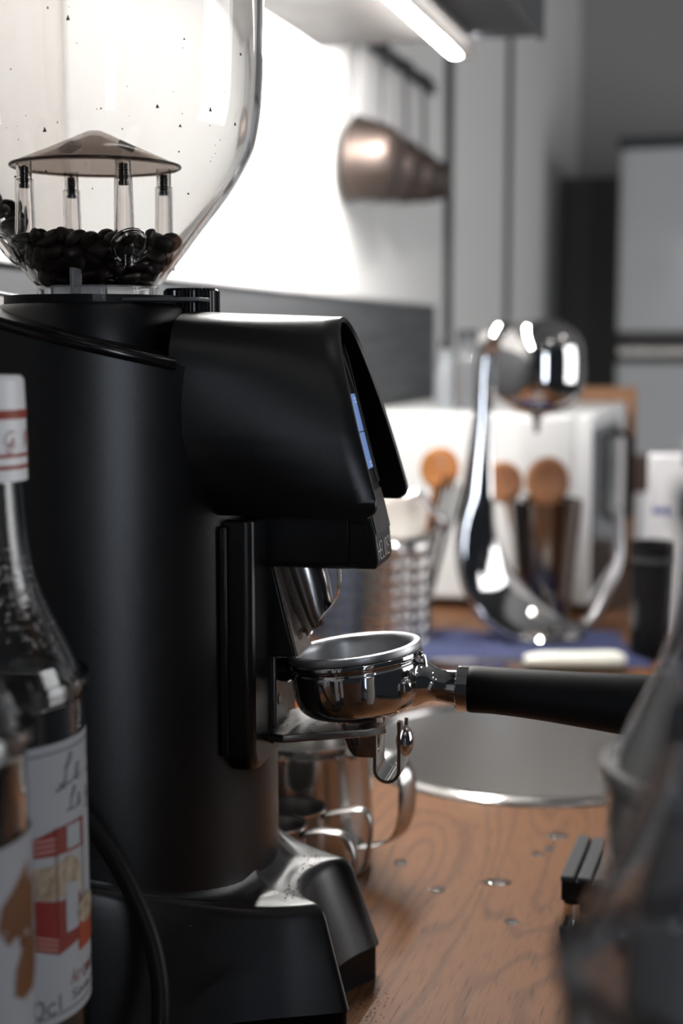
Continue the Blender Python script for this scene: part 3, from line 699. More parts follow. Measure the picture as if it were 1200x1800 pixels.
MB().lathe(spline(bo, 3), 72, T8, False, False).build('bowl', CHROME, pf, sharp=50)
# ear lug and side lug
def ell(mb, c, r, M=None, nu=20, nv=12):
    vs = []; 
    for j in range(nv + 1):
        th = math.pi * j / nv
        for i in range(nu):
            ph = 2 * math.pi * i / nu; vs.append((c[0] + r[0] * math.sin(th) * math.cos(ph), c[1] + r[1] * math.sin(th) * math.sin(ph), c[2] + r[2] * math.cos(th)))
    return mb.add(vs, [(j * nu + i, j * nu + (i + 1) % nu, (j + 1) * nu + (i + 1) % nu, (j + 1) * nu + i) for j in range(nv) for i in range(nu)], M)
ell(MB(), (0.0290, -0.0190, -0.0160), (0.0055, 0.0050, 0.0062)).build('side_lug', CHROME, pf, sharp=80)
nk = spline([(0.026, 0, -0.0175, 0.0150, 0.0120), (0.034, 0, -0.0170, 0.0125, 0.0130), (0.042, 0, -0.0178, 0.0088, 0.0092), (0.048, 0, -0.0186, 0.0084, 0.0086), (0.0565, 0, -0.0192, 0.0092, 0.0096)], 5)
MB().tube([(a, b, c) for a, b, c, d, e in nk], [(d, e) for a, b, c, d, e in nk], 28).build('neck', CHROME, pf, sharp=80)
mb = MB(); mb.tube(spline([(0.0335, -0.004, 0.0005), (0.0372, -0.004, -0.002), (0.0385, -0.004, -0.008), (0.0410, -0.004, -0.0115)], 4), 0.0014, 8); mb.build('spring_tab', CHROME, pf)
HX = Matrix.Translation((0.0545, 0, -0.0194)) @ Matrix.Rotation(R(90.6), 4, 'Y')
MB().lathe([(0.0, 0.0), (0.0110, 0.0), (0.0120, 0.0008), (0.0120, 0.0062), (0.0116, 0.0066), (0.0, 0.0066)], 40, HX).build('collar_ring', CHROME, pf, sharp=30)
hs = spline([(0.0062, 0.0112, 0.0112, 0), (0.0080, 0.0122, 0.0122, 0), (0.020, 0.0122, 0.0122, 0.0002), (0.040, 0.0123, 0.0128, 0.0012), (0.065, 0.0128, 0.0142, 0.0028), (0.090, 0.0136, 0.0158, 0.0042), (0.110, 0.0140, 0.0160, 0.0046), (0.118, 0.0125, 0.0145, 0.0046), (0.122, 0.006, 0.008, 0.0046)], 5)
rings = []
for x, ry, rz, dz in hs:
    rings.append([(0.0545 + x, ry * math.cos(2 * math.pi * k / 32), -0.0194 - dz + rz * math.sin(2 * math.pi * k / 32)) for k in range(32)])
MB().loft(rings).build('handle', BLACKM, pf, sharp=60)
# spout under the bowl
MB().loft([[(-0.006 + x, y, -0.0355) for x, y in rrect(-0.0005, -0.0095, 0.0205, 0.0095, 0.004)], [(-0.004 + x, y, -0.048) for x, y in rrect(0, -0.009, 0.019, 0.009, 0.004)],
           [(-0.002 + x, y, -0.0535) for x, y in rrect(0, -0.009, 0.017, 0.009, 0.004)], [(0.0005 + x, y, -0.0570) for x, y in rrect(0, -0.008, 0.0135, 0.008, 0.004)]], None).build('spout_block', CHROME, pf, sharp=50)
def uspout():
    mb = MB(); cx = 0.0200; hwid = 0.0072; zb = -0.0690; zt = -0.0360; t = 0.0017
    def sect(y, k):
        o = []; i_ = []
        zc = zb + hwid
        L_ = [(cx - hwid * k, zt), (cx - hwid * k, zt - 0.006)] + [(cx + hwid * k * math.cos(R(a)), zc + hwid * math.sin(R(a))) for a in range(180, 361, 15)] + [(cx + hwid * k, zt - 0.006), (cx + hwid * k, zt)]
        h2 = hwid * k - t
        I_ = [(cx - h2 + 0.0003, zt + 0.0002), (cx - h2, zt - 0.006)] + [(cx + h2 * math.cos(R(a)), zc + (hwid - t) * math.sin(R(a))) for a in range(180, 361, 15)] + [(cx + h2, zt - 0.006), (cx + h2 - 0.0003, zt + 0.0002)]
        return [(x, y, z) for x, z in L_ + I_[::-1]]
    def shape(S, drop):
        return [(x, y, z - drop * max(0, (z - (zb + 0.012)) / (zt - zb - 0.012))) for x, y, z in S]
    return mb.loft([shape(sect(-0.0125, 1.0), 0.000), shape(sect(-0.008, 1.03), 0.0), shape(sect(-0.002, 1.05), 0.009), shape(sect(0.006, 1.05), 0.013), shape(sect(0.0125, 1.0), 0.004)])
uspout().build('double_spout', CHROME, pf, sharp=45)
ell(MB(), (0.0270, 0.003, -0.0500), (0.0048, 0.0065, 0.0085)).build('spout_boss', CHROME, pf, sharp=80)

# ================================================================== JUGS behind the grinder
def jug(name, loc, rz, prof, th, hpts, hw, label, m=STEELB, group=None):
    r = empty(name, loc, rz, label, 'jug', group)
    inn = [(max(a - th, 0.0), z + (th if i == 0 else 0)) for i, (a, z) in enumerate(prof)]
    MB().lathe([(0.0, prof[0][1])] + prof + [(prof[-1][0] - th * .5, prof[-1][1] + th * .4)] + inn[::-1] + [(0.0, prof[0][1] + th)], 64, None, False, False).build('body', m, r, sharp=40)
    P = spline(hpts, 5)
    MB().torus([(prof[-1][0] - th * 1.2, prof[-1][1] - 0.0006), (prof[-1][0] + 0.0006, prof[-1][1] - 0.0006), (prof[-1][0] + 0.0007, prof[-1][1] + 0.0008), (prof[-1][0] - th * 1.2, prof[-1][1] + 0.0008)], 64).build('rim', CHROME, r, sharp=80)
    MB().tube(P, [(hw, 0.0014)] * len(P), 10, flat=None).build('handle', m, r, sharp=50)
    return r
# large pitcher
jug('milk_pitcher', (-0.0235, 0.9535, 0), R(-38), [(0.042, 0.0), (0.0445, 0.002), (0.0450, 0.010), (0.0448, 0.05), (0.0445, 0.085), (0.0455, 0.0870), (0.0450, 0.0885), (0.0452, 0.0920)], 0.0012,
    [(0.0445, 0, 0.084), (0.055, 0, 0.089), (0.072, 0, 0.089), (0.082, 0, 0.081), (0.0845, 0, 0.066), (0.0825, 0, 0.048), (0.076, 0, 0.036), (0.064, 0, 0.0285), (0.0445, 0, 0.021)], 0.0100, 'large stainless milk pitcher with strap handle standing behind the portafilter spout')
jug('small_jug', (-0.0397, 0.846, 0), R(-20), [(0.0165, 0.0), (0.0175, 0.002), (0.0180, 0.045), (0.0177, 0.063), (0.0182, 0.065)], 0.0009,
    [(0.0178, 0, 0.0590), (0.0200, 0, 0.0615), (0.027, 0, 0.0640), (0.039, 0, 0.0645), (0.0460, 0, 0.0620), (0.0500, 0, 0.055), (0.0510, 0, 0.046), (0.0480, 0, 0.034), (0.0400, 0, 0.024), (0.0178, 0, 0.016)], 0.0046, 'small steel jug with rounded handle nearest the grinder base', JUGM, 'small steel jugs')
jug('small_jug', (-0.0315, 0.885, 0), R(-12), [(0.0195, 0.0), (0.0205, 0.002), (0.0210, 0.045), (0.0207, 0.0605), (0.0212, 0.0625)], 0.0009,
    [(0.0208, 0, 0.0580), (0.0235, 0, 0.0600), (0.032, 0, 0.0625), (0.0440, 0, 0.0645), (0.0495, 0, 0.0620), (0.0515, 0, 0.054), (0.0500, 0, 0.040), (0.0450, 0, 0.024), (0.021, 0, 0.015)], 0.0046, 'small steel jug with angular handle between the pitcher and another jug', JUGM, 'small steel jugs')

# ================================================================== BOTTLES
BP = [(0.0, 0.0), (0.036, 0.0), (0.0395, 0.004), (0.040, 0.010), (0.040, 0.212), (0.0395, 0.222), (0.0375, 0.231), (0.0335, 0.240), (0.0285, 0.2500), (0.0240, 0.260), (0.0205, 0.2710), (0.0185, 0.2830), (0.0172, 0.297), (0.0165, 0.310), (0.0160, 0.330)]
def bottle(name, loc, rz, label, cat='bottle', scale_r=0.955, liquid=None, lm=None, glass=GLASS, dents=False):
    r = empty(name, loc, rz, label, cat)
    P = [BP[0]] + spline(BP[1:], 4)
    P = [(a * scale_r, b) for a, b in P]; I = inward(P[1:], 0.0022); I = [(max(a, 0.0), max(b, 0.006)) for a, b in I]
    seg = 72; prof = P + I[::-1] + [(0.0, 0.006)]
    MB().lathe(prof, seg, None, False, False).build('glass_body', glass, r, sharp=70)
    if liquid:
        Q = [(a - 0.0003, b) for a, b in I if b < liquid]; Q = [(0.0, 0.0062)] + Q + [(Q[-1][0], liquid), (0.0, liquid)]
        MB().lathe(Q, 64, None, False, False).build('syrup', lm, r)
    return r
def cyl(rad, e=0.0):                             # (arc length, height) on the bottle side
    return lambda u, v: ((rad + e) * math.cos(u / rad), (rad + e) * math.sin(u / rad), v)
def label_sheet(parent, u0, u1, v0, v1, rad=0.0385, m=PAPER):
    mb = MB(); n = 40; fn = cyl(rad)
    vs = [fn(u0 + (u1 - u0) * i / n, v) for v in (v0, v1) for i in range(n + 1)] + [cyl(rad, 0.00015)(u0 + (u1 - u0) * i / n, v) for v in (v0, v1) for i in range(n + 1)]
    k = n + 1; fs = []
    for i in range(n):
        fs += [(i, i + 1, k + i + 1, k + i), (2 * k + i, 2 * k + i + 1, 3 * k + i + 1, 3 * k + i)]
    return mb.add(vs, fs).build('label', m, parent)
SCRIPT = {'L': [(0, .1), (.12, 0), (.3, .12), (.45, .5), (.62, .9), (.78, 1.0), (.8, .85), (.6, .62), (.4, .62), (.42, .35), (.3, .08), (.12, .02), (.35, .06), (.7, 0), (1.0, .12)],
          'e': [(0, .05), (.3, .15), (.6, .4), (.45, .55), (.2, .4), (.2, .12), (.45, 0), (.9, .18)],
          'S': [(0, .1), (.25, 0), (.55, .15), (.55, .38), (.3, .6), (.35, .88), (.65, 1.0), (.85, .82)],
          'g': [(.6, .5), (.3, .55), (.1, .3), (.3, .1), (.6, .3), (.65, .5), (.55, -.2), (.3, -.4), (.1, -.25), (.9, .2)],
          'G': [(.9, .9), (.6, 1), (.2, .75), (.1, .4), (.35, .2), (.7, .45), (.8, .65), (.75, .1), (.5, -.25), (.2, -.15), (.4, .1), (1.0, .25)],
          'M': [(0, 0), (.15, .1), (.3, .9), (.4, .95), (.42, .2), (.62, .85), (.72, .9), (.72, .15), (.8, 0), (1, .15)], 'o': [(.5, .5), (.15, .4), (.1, .1), (.4, 0), (.65, .25), (.5, .5), (.9, .45)],
          'n': [(0, 0), (.15, .5), (.2, .1), (.5, .5), (.65, .4), (.65, .05), (.95, .15)], 'i': [(0, .1), (.3, .5), (.3, .05), (.6, .12)], 'r': [(0, 0), (.25, .5), (.45, .55), (.4, .1), (.8, .15)]}
def script(txt, u0, v0, s, adv):
    out = []; x = u0
    for c_ in txt:
        if c_ == ' ': x += s * .5; continue
        if c_ == '.': out.append([(x, v0), (x + s * .08, v0 + s * .04)]); x += s * .25; continue
        out.append([(x + p[0] * s * adv.get(c_, .55), v0 + p[1] * s) for p in spline(SCRIPT[c_], 4)]); x += s * adv.get(c_, .55) * 1.0
    return out
ADV = {'L': .8, 'S': .7, 'G': .9, 'M': .9, 'e': .5, 'g': .55}

# --- back left bottle: white cap with red rings, popcorn label
GLASSD = mat('grey_bottle_glass', (0.62, 0.64, 0.67), 0.0, trans=1.0, ior=1.47)
RL = 0.0385; rl = RL + 0.0003
def UA(deg): return rl * R(deg)
f_ = cyl(rl); f1_ = cyl(rl, .0002); f2_ = cyl(rl, .0004)
def arcline(a0, a1, z): return [(UA(a0 + (a1 - a0) * i / 40), z) for i in range(41)]
def quad(mb, a0, a1, zb0, zb1, zt0, zt1, fn): patch(mb, ((UA(a0), zb0), (UA(a1), zb1), (UA(a1), zt1), (UA(a0), zt0)), fn)
b1 = bottle('syrup_bottle', (-0.1412, 0.553, 0), 0, 'clear syrup bottle with white cap and red popcorn machine label')
cp = MB().lathe([(0.0, 0.3065), (0.0184, 0.3065), (0.0182, 0.335), (0.0178, 0.3455), (0.0165, 0.347), (0.0, 0.347)], 48).build('cap', WHITEP, b1, sharp=30)
for z0, z1 in ((0.3305, 0.3340), (0.3158, 0.3172), (0.3112, 0.3128)):
    MB().torus([(0.0180, z0), (0.01855, z0), (0.0185, z1), (0.0180, z1)], 48).build('red_ring', CAPRED, cp)
rc = 0.0187
mb = MB(); ribbon(mb, script('G. Monin', rc * R(-46), 0.3193, 0.0066, ADV), cyl(rc), 0.00045); tag(mb.build('cap_script', CAPRED, cp), kind='stuff')
lb1 = label_sheet(b1, RL * R(-175), RL * R(30), 0.0950, 0.2070)
for zz in (0.2035, 0.0985):
    mb = MB(); ribbon(mb, [arcline(-175, 30, zz)], f_, 0.0006); mb.build('border_line', INK, lb1)
mb = MB(); ribbon(mb, script('Le S', UA(-33), 0.1895, 0.0120, ADV), f_, 0.0007); ribbon(mb, script('Le g', UA(-27), 0.1785, 0.0090, ADV), f_, 0.0006)
ribbon(mb, [[(UA(-36), 0.1880), (UA(-27), 0.1890)]], f_, 0.0011); tag(mb.build('script_lettering', INK, lb1), kind='stuff')
# printed popcorn machine: red hood, glass case, red foot, seen from its corner
mb = MB(); quad(mb, -52, -36, 0.1640, 0.1625, 0.1715, 0.1735, f_); quad(mb, -36, -9, 0.1625, 0.1615, 0.1735, 0.1735, f_); mb.build('red_hood_print', REDINK, lb1)
mb = MB(); quad(mb, -52, -36, 0.1270, 0.1225, 0.1475, 0.1440, f_); quad(mb, -36, -14, 0.1225, 0.1250, 0.1440, 0.1430, f_); mb.build('red_foot_print', REDINK, lb1)
mb = MB(); quad(mb, -52, -37, 0.1300, 0.1258, 0.1460, 0.1428, f1_); mb.build('dark_side_print', DARKRED, lb1)
for k in range(3):
    mb = MB(); ribbon(mb, [[(UA(-52 + i * 2), 0.1660 + k * 0.0022 - i * 0.00013) for i in range(9)]], f1_, 0.0007); mb.build('stripe_print', mat('pale_pink', (0.42, 0.22, 0.2), 0.5), lb1)
    mb = MB(); ribbon(mb, [[(UA(-52 + i * 2), 0.1288 + k * 0.0020 - i * 0.00058) for i in range(9)]], f2_, 0.0006); mb.build('stripe_print', MATS['pale_pink'], lb1)
mb = MB(); quad(mb, -28, -14, 0.1635, 0.1630, 0.1728, 0.1725, f1_); mb.build('white_panel_print', PAPER, lb1)
mb = MB(); quad(mb, -30, -18, 0.1300, 0.1300, 0.1500, 0.1490, f1_); mb.build('white_scoop_print', PAPER, lb1)
mb = MB(); quad(mb, -52, -37, 0.1480, 0.1445, 0.1600, 0.1590, f_); mb.build('popcorn_print', CORN, lb1)
mb = MB(); blob(mb, [(UA(-23 + d), z) for d, z in ((-13, .146), (-6, .1445), (4, .1435), (9, .1425), (10, .150), (7, .157), (-2, .161), (-9, .1605), (-13, .158))], f_); mb.build('popcorn_print', CORN, lb1)
mb = MB(); ribbon(mb, [[(UA(-36.5), 0.1225), (UA(-36.5), 0.1735)]], f2_, 0.0007); mb.build('corner_print', DARKRED, lb1)
mb = MB(); ribbon(mb, [[(UA(-11), 0.1390), (UA(-11), 0.1700)]], f2_, 0.0006); mb.build('corner_print', INK, lb1)
mb = MB(); quad(mb, -18, 8, 0.1195, 0.1190, 0.1320, 0.1310, f1_); mb.build('tub_print', mat('red_tub', (0.26, 0.04, 0.015), 0.5), lb1)
mb = MB(); blob(mb, [(UA(-6 + 14 * math.cos(k * .63)), 0.1350 + 0.0060 * math.sin(k * .63)) for k in range(10)], f2_); mb.build('popcorn_print', CORN, lb1)
mb = MB(); ribbon(mb, word('Arome', UA(-27), 0.1075, 0.0034, 0.0062, 0.0010, .15), f_, 0.0007); tag(mb.build('red_lettering', REDINK, lb1), kind='stuff')
mb = MB(); ribbon(mb, word('Saveur', UA(-26), 0.1015, 0.0028, 0.0036, 0.0008, .15), f_, 0.0006); tag(mb.build('grey_lettering', INK, lb1), kind='stuff')
mb = MB(); ribbon(mb, word('70cl', UA(-62), 0.0995, 0.0040, 0.0068, 0.0016), f_, 0.0008); tag(mb.build('volume_lettering', INK, lb1), kind='stuff')
# condensation beads inside neck and shoulder
def brad(z):
    for (a0, z0), (a1, z1) in zip(BP[3:], BP[4:]):
        if z0 <= z <= z1: return (a0 + (a1 - a0) * (z - z0) / (z1 - z0)) * 0.955
    return 0.016
def drops(parent, n, z0, z1, a0, a1):
    mb = MB()
    for i in range(n):
        z = random.triangular(z0, z1, (z0 + z1) / 2); a = R(random.triangular(a0, a1, (a0 + a1) / 2)); r = brad(z) + 0.0001; q = random.uniform(.0003, .0008)
        ell(mb, (r * math.cos(a), r * math.sin(a), z), (q, q, q * 1.2), None, 8, 5)
    tag(mb.build('water_beads', WATER, parent, sharp=80), kind='stuff')
drops(b1, 150, 0.236, 0.282, -85, 5)
# --- front left bottle: dark syrup, caramel label
b2 = bottle('syrup_bottle', (-0.1468, 0.4745, 0), 0, 'syrup bottle half full of dark syrup with caramel drop label at left edge', liquid=0.215, lm=LIQUID)
lb2 = label_sheet(b2, RL * R(-175), RL * R(35), 0.085, 0.1925)
mb = MB(); blob(mb, [(UA(d), z) for d, z in ((-14, .1795), (-4, .1830), (14, .182), (18, .168), (14, .158), (2, .1545), (-14, .1545), (-26, .158), (-33, .165), (-30, .1725), (-22, .1760))], f_); mb.build('caramel_print', CARAMEL, lb2)
mb = MB(); blob(mb, [(UA(d), z) for d, z in ((-10, .157), (4, .157), (12, .149), (10, .141), (0, .1360), (-13, .1355), (-22, .139), (-20, .148))], f1_); mb.build('caramel_drop_print', CARAMEL, lb2)
MB().lathe([(0.0, 0.3065), (0.0184, 0.3065), (0.0180, 0.3455), (0.0165, 0.347), (0.0, 0.347)], 48).build('cap', WHITEP, b2, sharp=30)
# --- two bottles close to the lens at the right
b3 = bottle('glass_bottle', (0.0858, 0.291, 0), 0, 'dark blurred glass bottle nearest the lens at the right edge', glass=GLASSD)
MB().torus([(0.0150, 0.322), (0.0172, 0.322), (0.0172, 0.331), (0.0150, 0.331)], 40).build('lip', GLASSD, b3, sharp=40)
b4 = bottle('glass_bottle', (0.1215, 0.432, 0), 0, 'pale grey glass bottle of cloudy syrup behind the nearest bottle at right', liquid=0.258, lm=MILKY)
MB().torus([(0.0150, 0.322), (0.0172, 0.322), (0.0172, 0.331), (0.0150, 0.331)], 40).build('lip', GLASS, b4, sharp=40)

# ---- power cable of the grinder, looping towards the camera
P = spline([tuple(at(60, 1400, 0.655)), tuple(at(120, 1412, 0.648)), tuple(at(175, 1470, 0.64)), tuple(at(228, 1560, 0.63)), tuple(at(268, 1660, 0.622)), tuple(at(282, 1760, 0.615)), tuple(at(270, 1850, 0.61)), (-0.10, 0.60, 0.0045), (-0.16, 0.62, 0.0045), (-0.26, 0.70, 0.0045)], 8)
tag(MB().tube(P, 0.0042, 12).build('power_cable', BLACKM), 'thick black power cable looping down beside the grinder base', 'cable')

# ---- ribbed tamping pad at the right
tp = empty('tamping_stand', (0.131, 0.82, 0), R(-17.5), 'black ribbed rubber tamping rest on a chrome pin beside the glass bottles', 'tamping stand')
MB().box((0.0005, 0.0, 0.0265), (0.069, 0.074, 0.0395)).build('pad_block', BLACKM, tp, bevel=0.0012)
for k in range(7):
    x = k * 0.0100
    MB().box((x, -0.0005, 0.0385), (x + 0.0086, 0.0745, 0.0425)).build('rib', RUBBER, tp, bevel=0.0012)
MB().box((0.005, 0.006, 0.0155), (0.065, 0.070, 0.0265)).build('under_block', BLACKM, tp, bevel=0.002)
MB().lathe([(0.0, 0.009), (0.0062, 0.009), (0.0072, 0.0105), (0.0062, 0.013), (0.0055, 0.0255), (0.0, 0.0255)], 24, Matrix.Translation((0.0072, 0.0035, 0))).build('chrome_pin', CHROME, tp, sharp=40)
MB().lathe([(0.0, 0.0), (0.0062, 0.0), (0.0078, 0.004), (0.0082, 0.008), (0.0070, 0.0105), (0.0, 0.0105)], 24, Matrix.Translation((0.0078, 0.0045, 0))).build('pin_foot', BLACKG, tp)
MB().box((0.014, 0.014, 0.0), (0.058, 0.062, 0.0155)).build('pedestal', BLACKM, tp, bevel=0.002)

# ---- water drops and spilled grounds on the counter
def puddle(px, py, rx, ry, lab):
    p = at(px, py, 1.0); d = p - Vector((0, 0, CAM_Z)); k = -CAM_Z / d.z; q = Vector((0, 0, CAM_Z)) + d * k
    n = 24; rings = []
    for f, z in ((1.0, 0.0001), (0.93, 0.0007), (0.75, 0.0011), (0.4, 0.0013), (0.05, 0.0013)):
        rings.append([(rx * f * math.cos(2 * math.pi * i / n) * (1 + .12 * math.sin(2 * 2 * math.pi * i / n + rx * 900)), ry * f * math.sin(2 * math.pi * i / n), z) for i in range(n)])
    o = MB().loft(rings).build('water_drop', WATER, None, sharp=80); o.location = q; tag(o, lab, 'water drop', 'water drops on the counter')
puddle(872, 1551, 0.0092, 0.0065, 'largest bright water drop in the middle of the oak counter')
puddle(899, 1621, 0.0050, 0.0040, 'small bright water drop nearest the camera on the oak counter')
puddle(768, 1565, 0.0060, 0.0050, 'flat water drop on the oak left of the largest drop')
puddle(980, 1469, 0.0075, 0.0075, 'far water drop on the oak left of the ribbed black pad')
puddle(944, 1502, 0.0050, 0.0050, 'left of two small drops between sink and ribbed black pad')
puddle(966, 1492, 0.0045, 0.0050, 'right of two small drops between sink and ribbed black pad')
puddle(704, 1517, 0.0055, 0.0060, 'water drop on the oak close to the milk pitcher')
def spill():
    p = at(random.gauss(640, 26), random.gauss(1752, 28), 1.0); d = p - Vector((0, 0, CAM_Z)); q = Vector((0, 0, CAM_Z)) + d * (-CAM_Z / d.z); return (q.x, q.y, 0.0001)
tag(specks('spilled_grounds', 150, spill, 0.0002, 0.0007, GROUNDS, None), 'dark coffee grounds scattered on the counter beside the grinder foot', 'coffee grounds', kind='stuff')

# ================================================================== BACKGROUND
# microwave, its plain side to the camera
mwP = Vector((0.326, 1.85, 0)); mwS = NV.dot(mwP) + WD; mwT = WV.dot(mwP)
mw = empty('microwave', W(0, 0), RW, 'white microwave oven standing sideways against the wall behind the utensils', 'microwave')
MB().box((0.025, mwT, 0.012), (mwS - 0.022, mwT + 0.45, 0.264)).build('casing', ENAMEL, mw, bevel=0.006, bseg=3)
MB().box((mwS - 0.0215, mwT, 0.012), (mwS, mwT + 0.45, 0.264)).build('front_frame', WHITEP, mw, bevel=0.004, bseg=3)
MB().box((mwS + 0.0002, mwT + 0.012, 0.03), (mwS + 0.003, mwT + 0.32, 0.245)).build('door_glass', DARKGL, mw, bevel=0.001)
hd = MB().tube([(mwS + 0.003, mwT + 0.30, 0.225), (mwS + 0.022, mwT + 0.30, 0.218), (mwS + 0.022, mwT + 0.30, 0.10), (mwS + 0.003, mwT + 0.30, 0.092)], 0.007, 10).build('door_handle', BLACKM, mw)
for x in (0.06, mwS - 0.05):
    for y in (0.04, 0.41):
        MB().lathe([(0.0, 0.0), (0.012, 0.0), (0.014, 0.0125), (0.0, 0.0125)], 16, Matrix.Translation((x, mwT + y, 0))).build('foot', BLACKM, mw)
# frosted bottles on the microwave
def vessel(name, px, py_b, Y, prof, m, label, cat, z0=None):
    p = at(px, py_b, Y); r = empty(name, (p.x, p.y, z0 if z0 is not None else 0), 0, label, cat)
    return r, p
for px, Y, prof, lab in ((783, 2.06, [(0.016, 0), (0.0165, 0.045), (0.012, 0.062), (0.008, 0.070), (0.008, 0.085)], 'pale frosted glass bottle on the microwave beside the dark trim'),
                         (820, 2.02, [(0.020, 0), (0.021, 0.06), (0.019, 0.075), (0.013, 0.082), (0.013, 0.1)], 'smoky grey bottle on the microwave behind the chrome stand')):
    r, p = vessel('frosted_bottle', px, 715, Y, prof, FROST, lab, 'bottle', 0.2642)
    MB().lathe([(0.0, 0.0)] + prof + [(0.0, prof[-1][1])], 28, None, False, False).build('body', FROST if px < 800 else SMOKE, r)
    q = prof[-1]; MB().lathe([(0.0, q[1]), (q[0] + 0.002, q[1]), (q[0] + 0.002, q[1] + 0.012), (0.0, q[1] + 0.012)], 20).build('stopper', TRIMM, r)
# chopping board standing behind the microwave
bd = MB().box((0.17, mwT + 0.475, 0.0), (0.364, mwT + 0.497, 0.286)).build('chopping_board', BOARDW, None, bevel=0.006, bseg=3)
bd.location = W(0, 0); bd.rotation_euler.z = RW; tag(bd, 'brown wooden chopping board upright behind the white microwave', 'chopping board')

# chrome drink mixer with curved stand
MX = 1.68
mx = empty('drink_mixer', (at(945, 900, MX).x, MX, 0), 0, 'polished chrome drink mixer with round head on a curved stand', 'drink mixer')
def ml(px, py, dy=0.0):
    p = at(px, py, MX); return (p.x - mx.location.x, dy, p.z)
sc = MX / 2500 * 1.0
def stand():
    pts = spline([(862, 596, 11), (851, 640, 13), (847, 740, 17), (840, 850, 27), (836, 940, 36), (856, 1020, 45), (906, 1076, 42), (968, 1103, 22), (1024, 1112, 9)], 6)
    rings = []
    for i, (px, py, hw) in enumerate(pts):
        a = pts[max(i - 1, 0)]; b = pts[min(i + 1, len(pts) - 1)]
        dx, dy = b[0] - a[0], b[1] - a[1]; l = math.hypot(dx, dy); nx, ny = -dy / l, dx / l
        tau = R(6 + 40 * min(1, max(0, (py - 880) / 160)))   # the broad face turns upward towards the foot
        c = Vector(ml(px, py)); e = Vector(ml(px - nx * hw, py - ny * hw)) - c
        tv = Vector((-e.z, 0, e.x)).normalized()
        if e.z < 0 and e.x < 0: e = -e
        e = e + Vector((0, e.length * math.tan(tau), 0)); f = tv.cross(e).normalized()
        dep = 0.006 + 0.004 * min(1, hw / 30)
        ring = []
        for k in range(32):
            t = 2 * math.pi * k / 32; cs_, sn_ = math.cos(t), math.sin(t)
            ring.append(tuple(c + e * (math.copysign(abs(cs_) ** .75, cs_)) + f * (dep * math.copysign(abs(sn_) ** .75, sn_))))
        rings.append(ring)
    return MB().loft(rings)
stand().build('curved_stand', CHROME, mx, sharp=60)
hc = Vector(ml(945, 645))
MB().lathe(spline([(0.0, 0.0560), (0.022, 0.0545), (0.040, 0.044), (0.0515, 0.028), (0.0545, 0.008), (0.0540, -0.018), (0.0490, -0.036), (0.034, -0.050), (0.014, -0.0565), (0.0, -0.057)], 4), 48, Matrix.Translation(hc), False, False).build('head', CHROME, mx, sharp=80)
MB().lathe([(0.0, -0.078), (0.003, -0.078), (0.004, -0.062), (0.010, -0.0545), (0.0, -0.054)], 16, Matrix.Translation(hc)).build('spindle', COPPER, mx)
MB().tube([tuple(Vector(ml(856, 628))), tuple(Vector(ml(858, 600))), tuple(Vector(ml(880, 588))), tuple(Vector(ml(925, 605)))], [0.011, 0.015, 0.017, 0.016], 16).build('neck_arm', CHROME, mx, sharp=80)
MB().lathe([(0.0, 0.0), (0.038, 0.0), (0.041, 0.003), (0.036, 0.008), (0.016, 0.013), (0.0, 0.013)], 40, Matrix.Translation((0.012, -0.004, 0.0085))).build('foot_plate', CHROME, mx, sharp=60)

# perforated steel caddy
def perforated(nc, rows, r, h, m, name, parent, hole=True):
    mb = MB(); n = nc * 3; zs = [0.0, h * 0.10]
    ph = (h * 0.82) / rows
    for k in range(rows): zs += [h * 0.10 + ph * k + ph * 0.55, h * 0.10 + ph * (k + 1)]
    zs += [h]
    vs = [(r * math.cos(2 * math.pi * i / n), r * math.sin(2 * math.pi * i / n), z) for z in zs for i in range(n)]; fs = []
    for j in range(len(zs) - 1):
        for i in range(n):
            if j >= 1 and j < len(zs) - 2 and j % 2 == 1 and i % 3 == 0: continue
            fs.append((j * n + i, j * n + (i + 1) % n, (j + 1) * n + (i + 1) % n, (j + 1) * n + i))
    fs.append(tuple(range(n)))
    mb.add(vs, fs); return mb.build(name, m, parent, solid=0.0012, sharp=50)
cdp = at(698, 1145, 1.62)
cy = empty('cutlery_caddy', (cdp.x, 1.66, 0.0), R(10), 'perforated stainless steel cutlery caddy beside the portafilter rim', 'caddy')
perforated(18, 7, 0.042, 0.132, STEEL, 'cylinder', cy)
MB().torus([(0.0405, 0.130), (0.0435, 0.130), (0.0435, 0.135), (0.0405, 0.135)], 48).build('rim', CHROME, cy)
bc = empty('wire_basket', (0.002, 1.72, 0.0), R(5), 'dark perforated basket with blue cup inside behind the coffee spout', 'basket')
perforated(15, 6, 0.040, 0.115, mat('dark_basket', (0.05, 0.055, 0.07), 0.45), 'cylinder', bc)
MB().torus([(0.0385, 0.113), (0.0415, 0.113), (0.0415, 0.118), (0.0385, 0.118)], 40).build('rim', TRIMM, bc)
tag(MB().lathe([(0.0, 0.0), (0.030, 0.0), (0.033, 0.10), (0.031, 0.10), (0.028, 0.003), (0.0, 0.003)], 32, None, False, False).build('blue_cup', BLUEP), 'blue plastic cup standing inside the dark perforated basket', 'cup').location = (0.002, 1.72, 0.003)

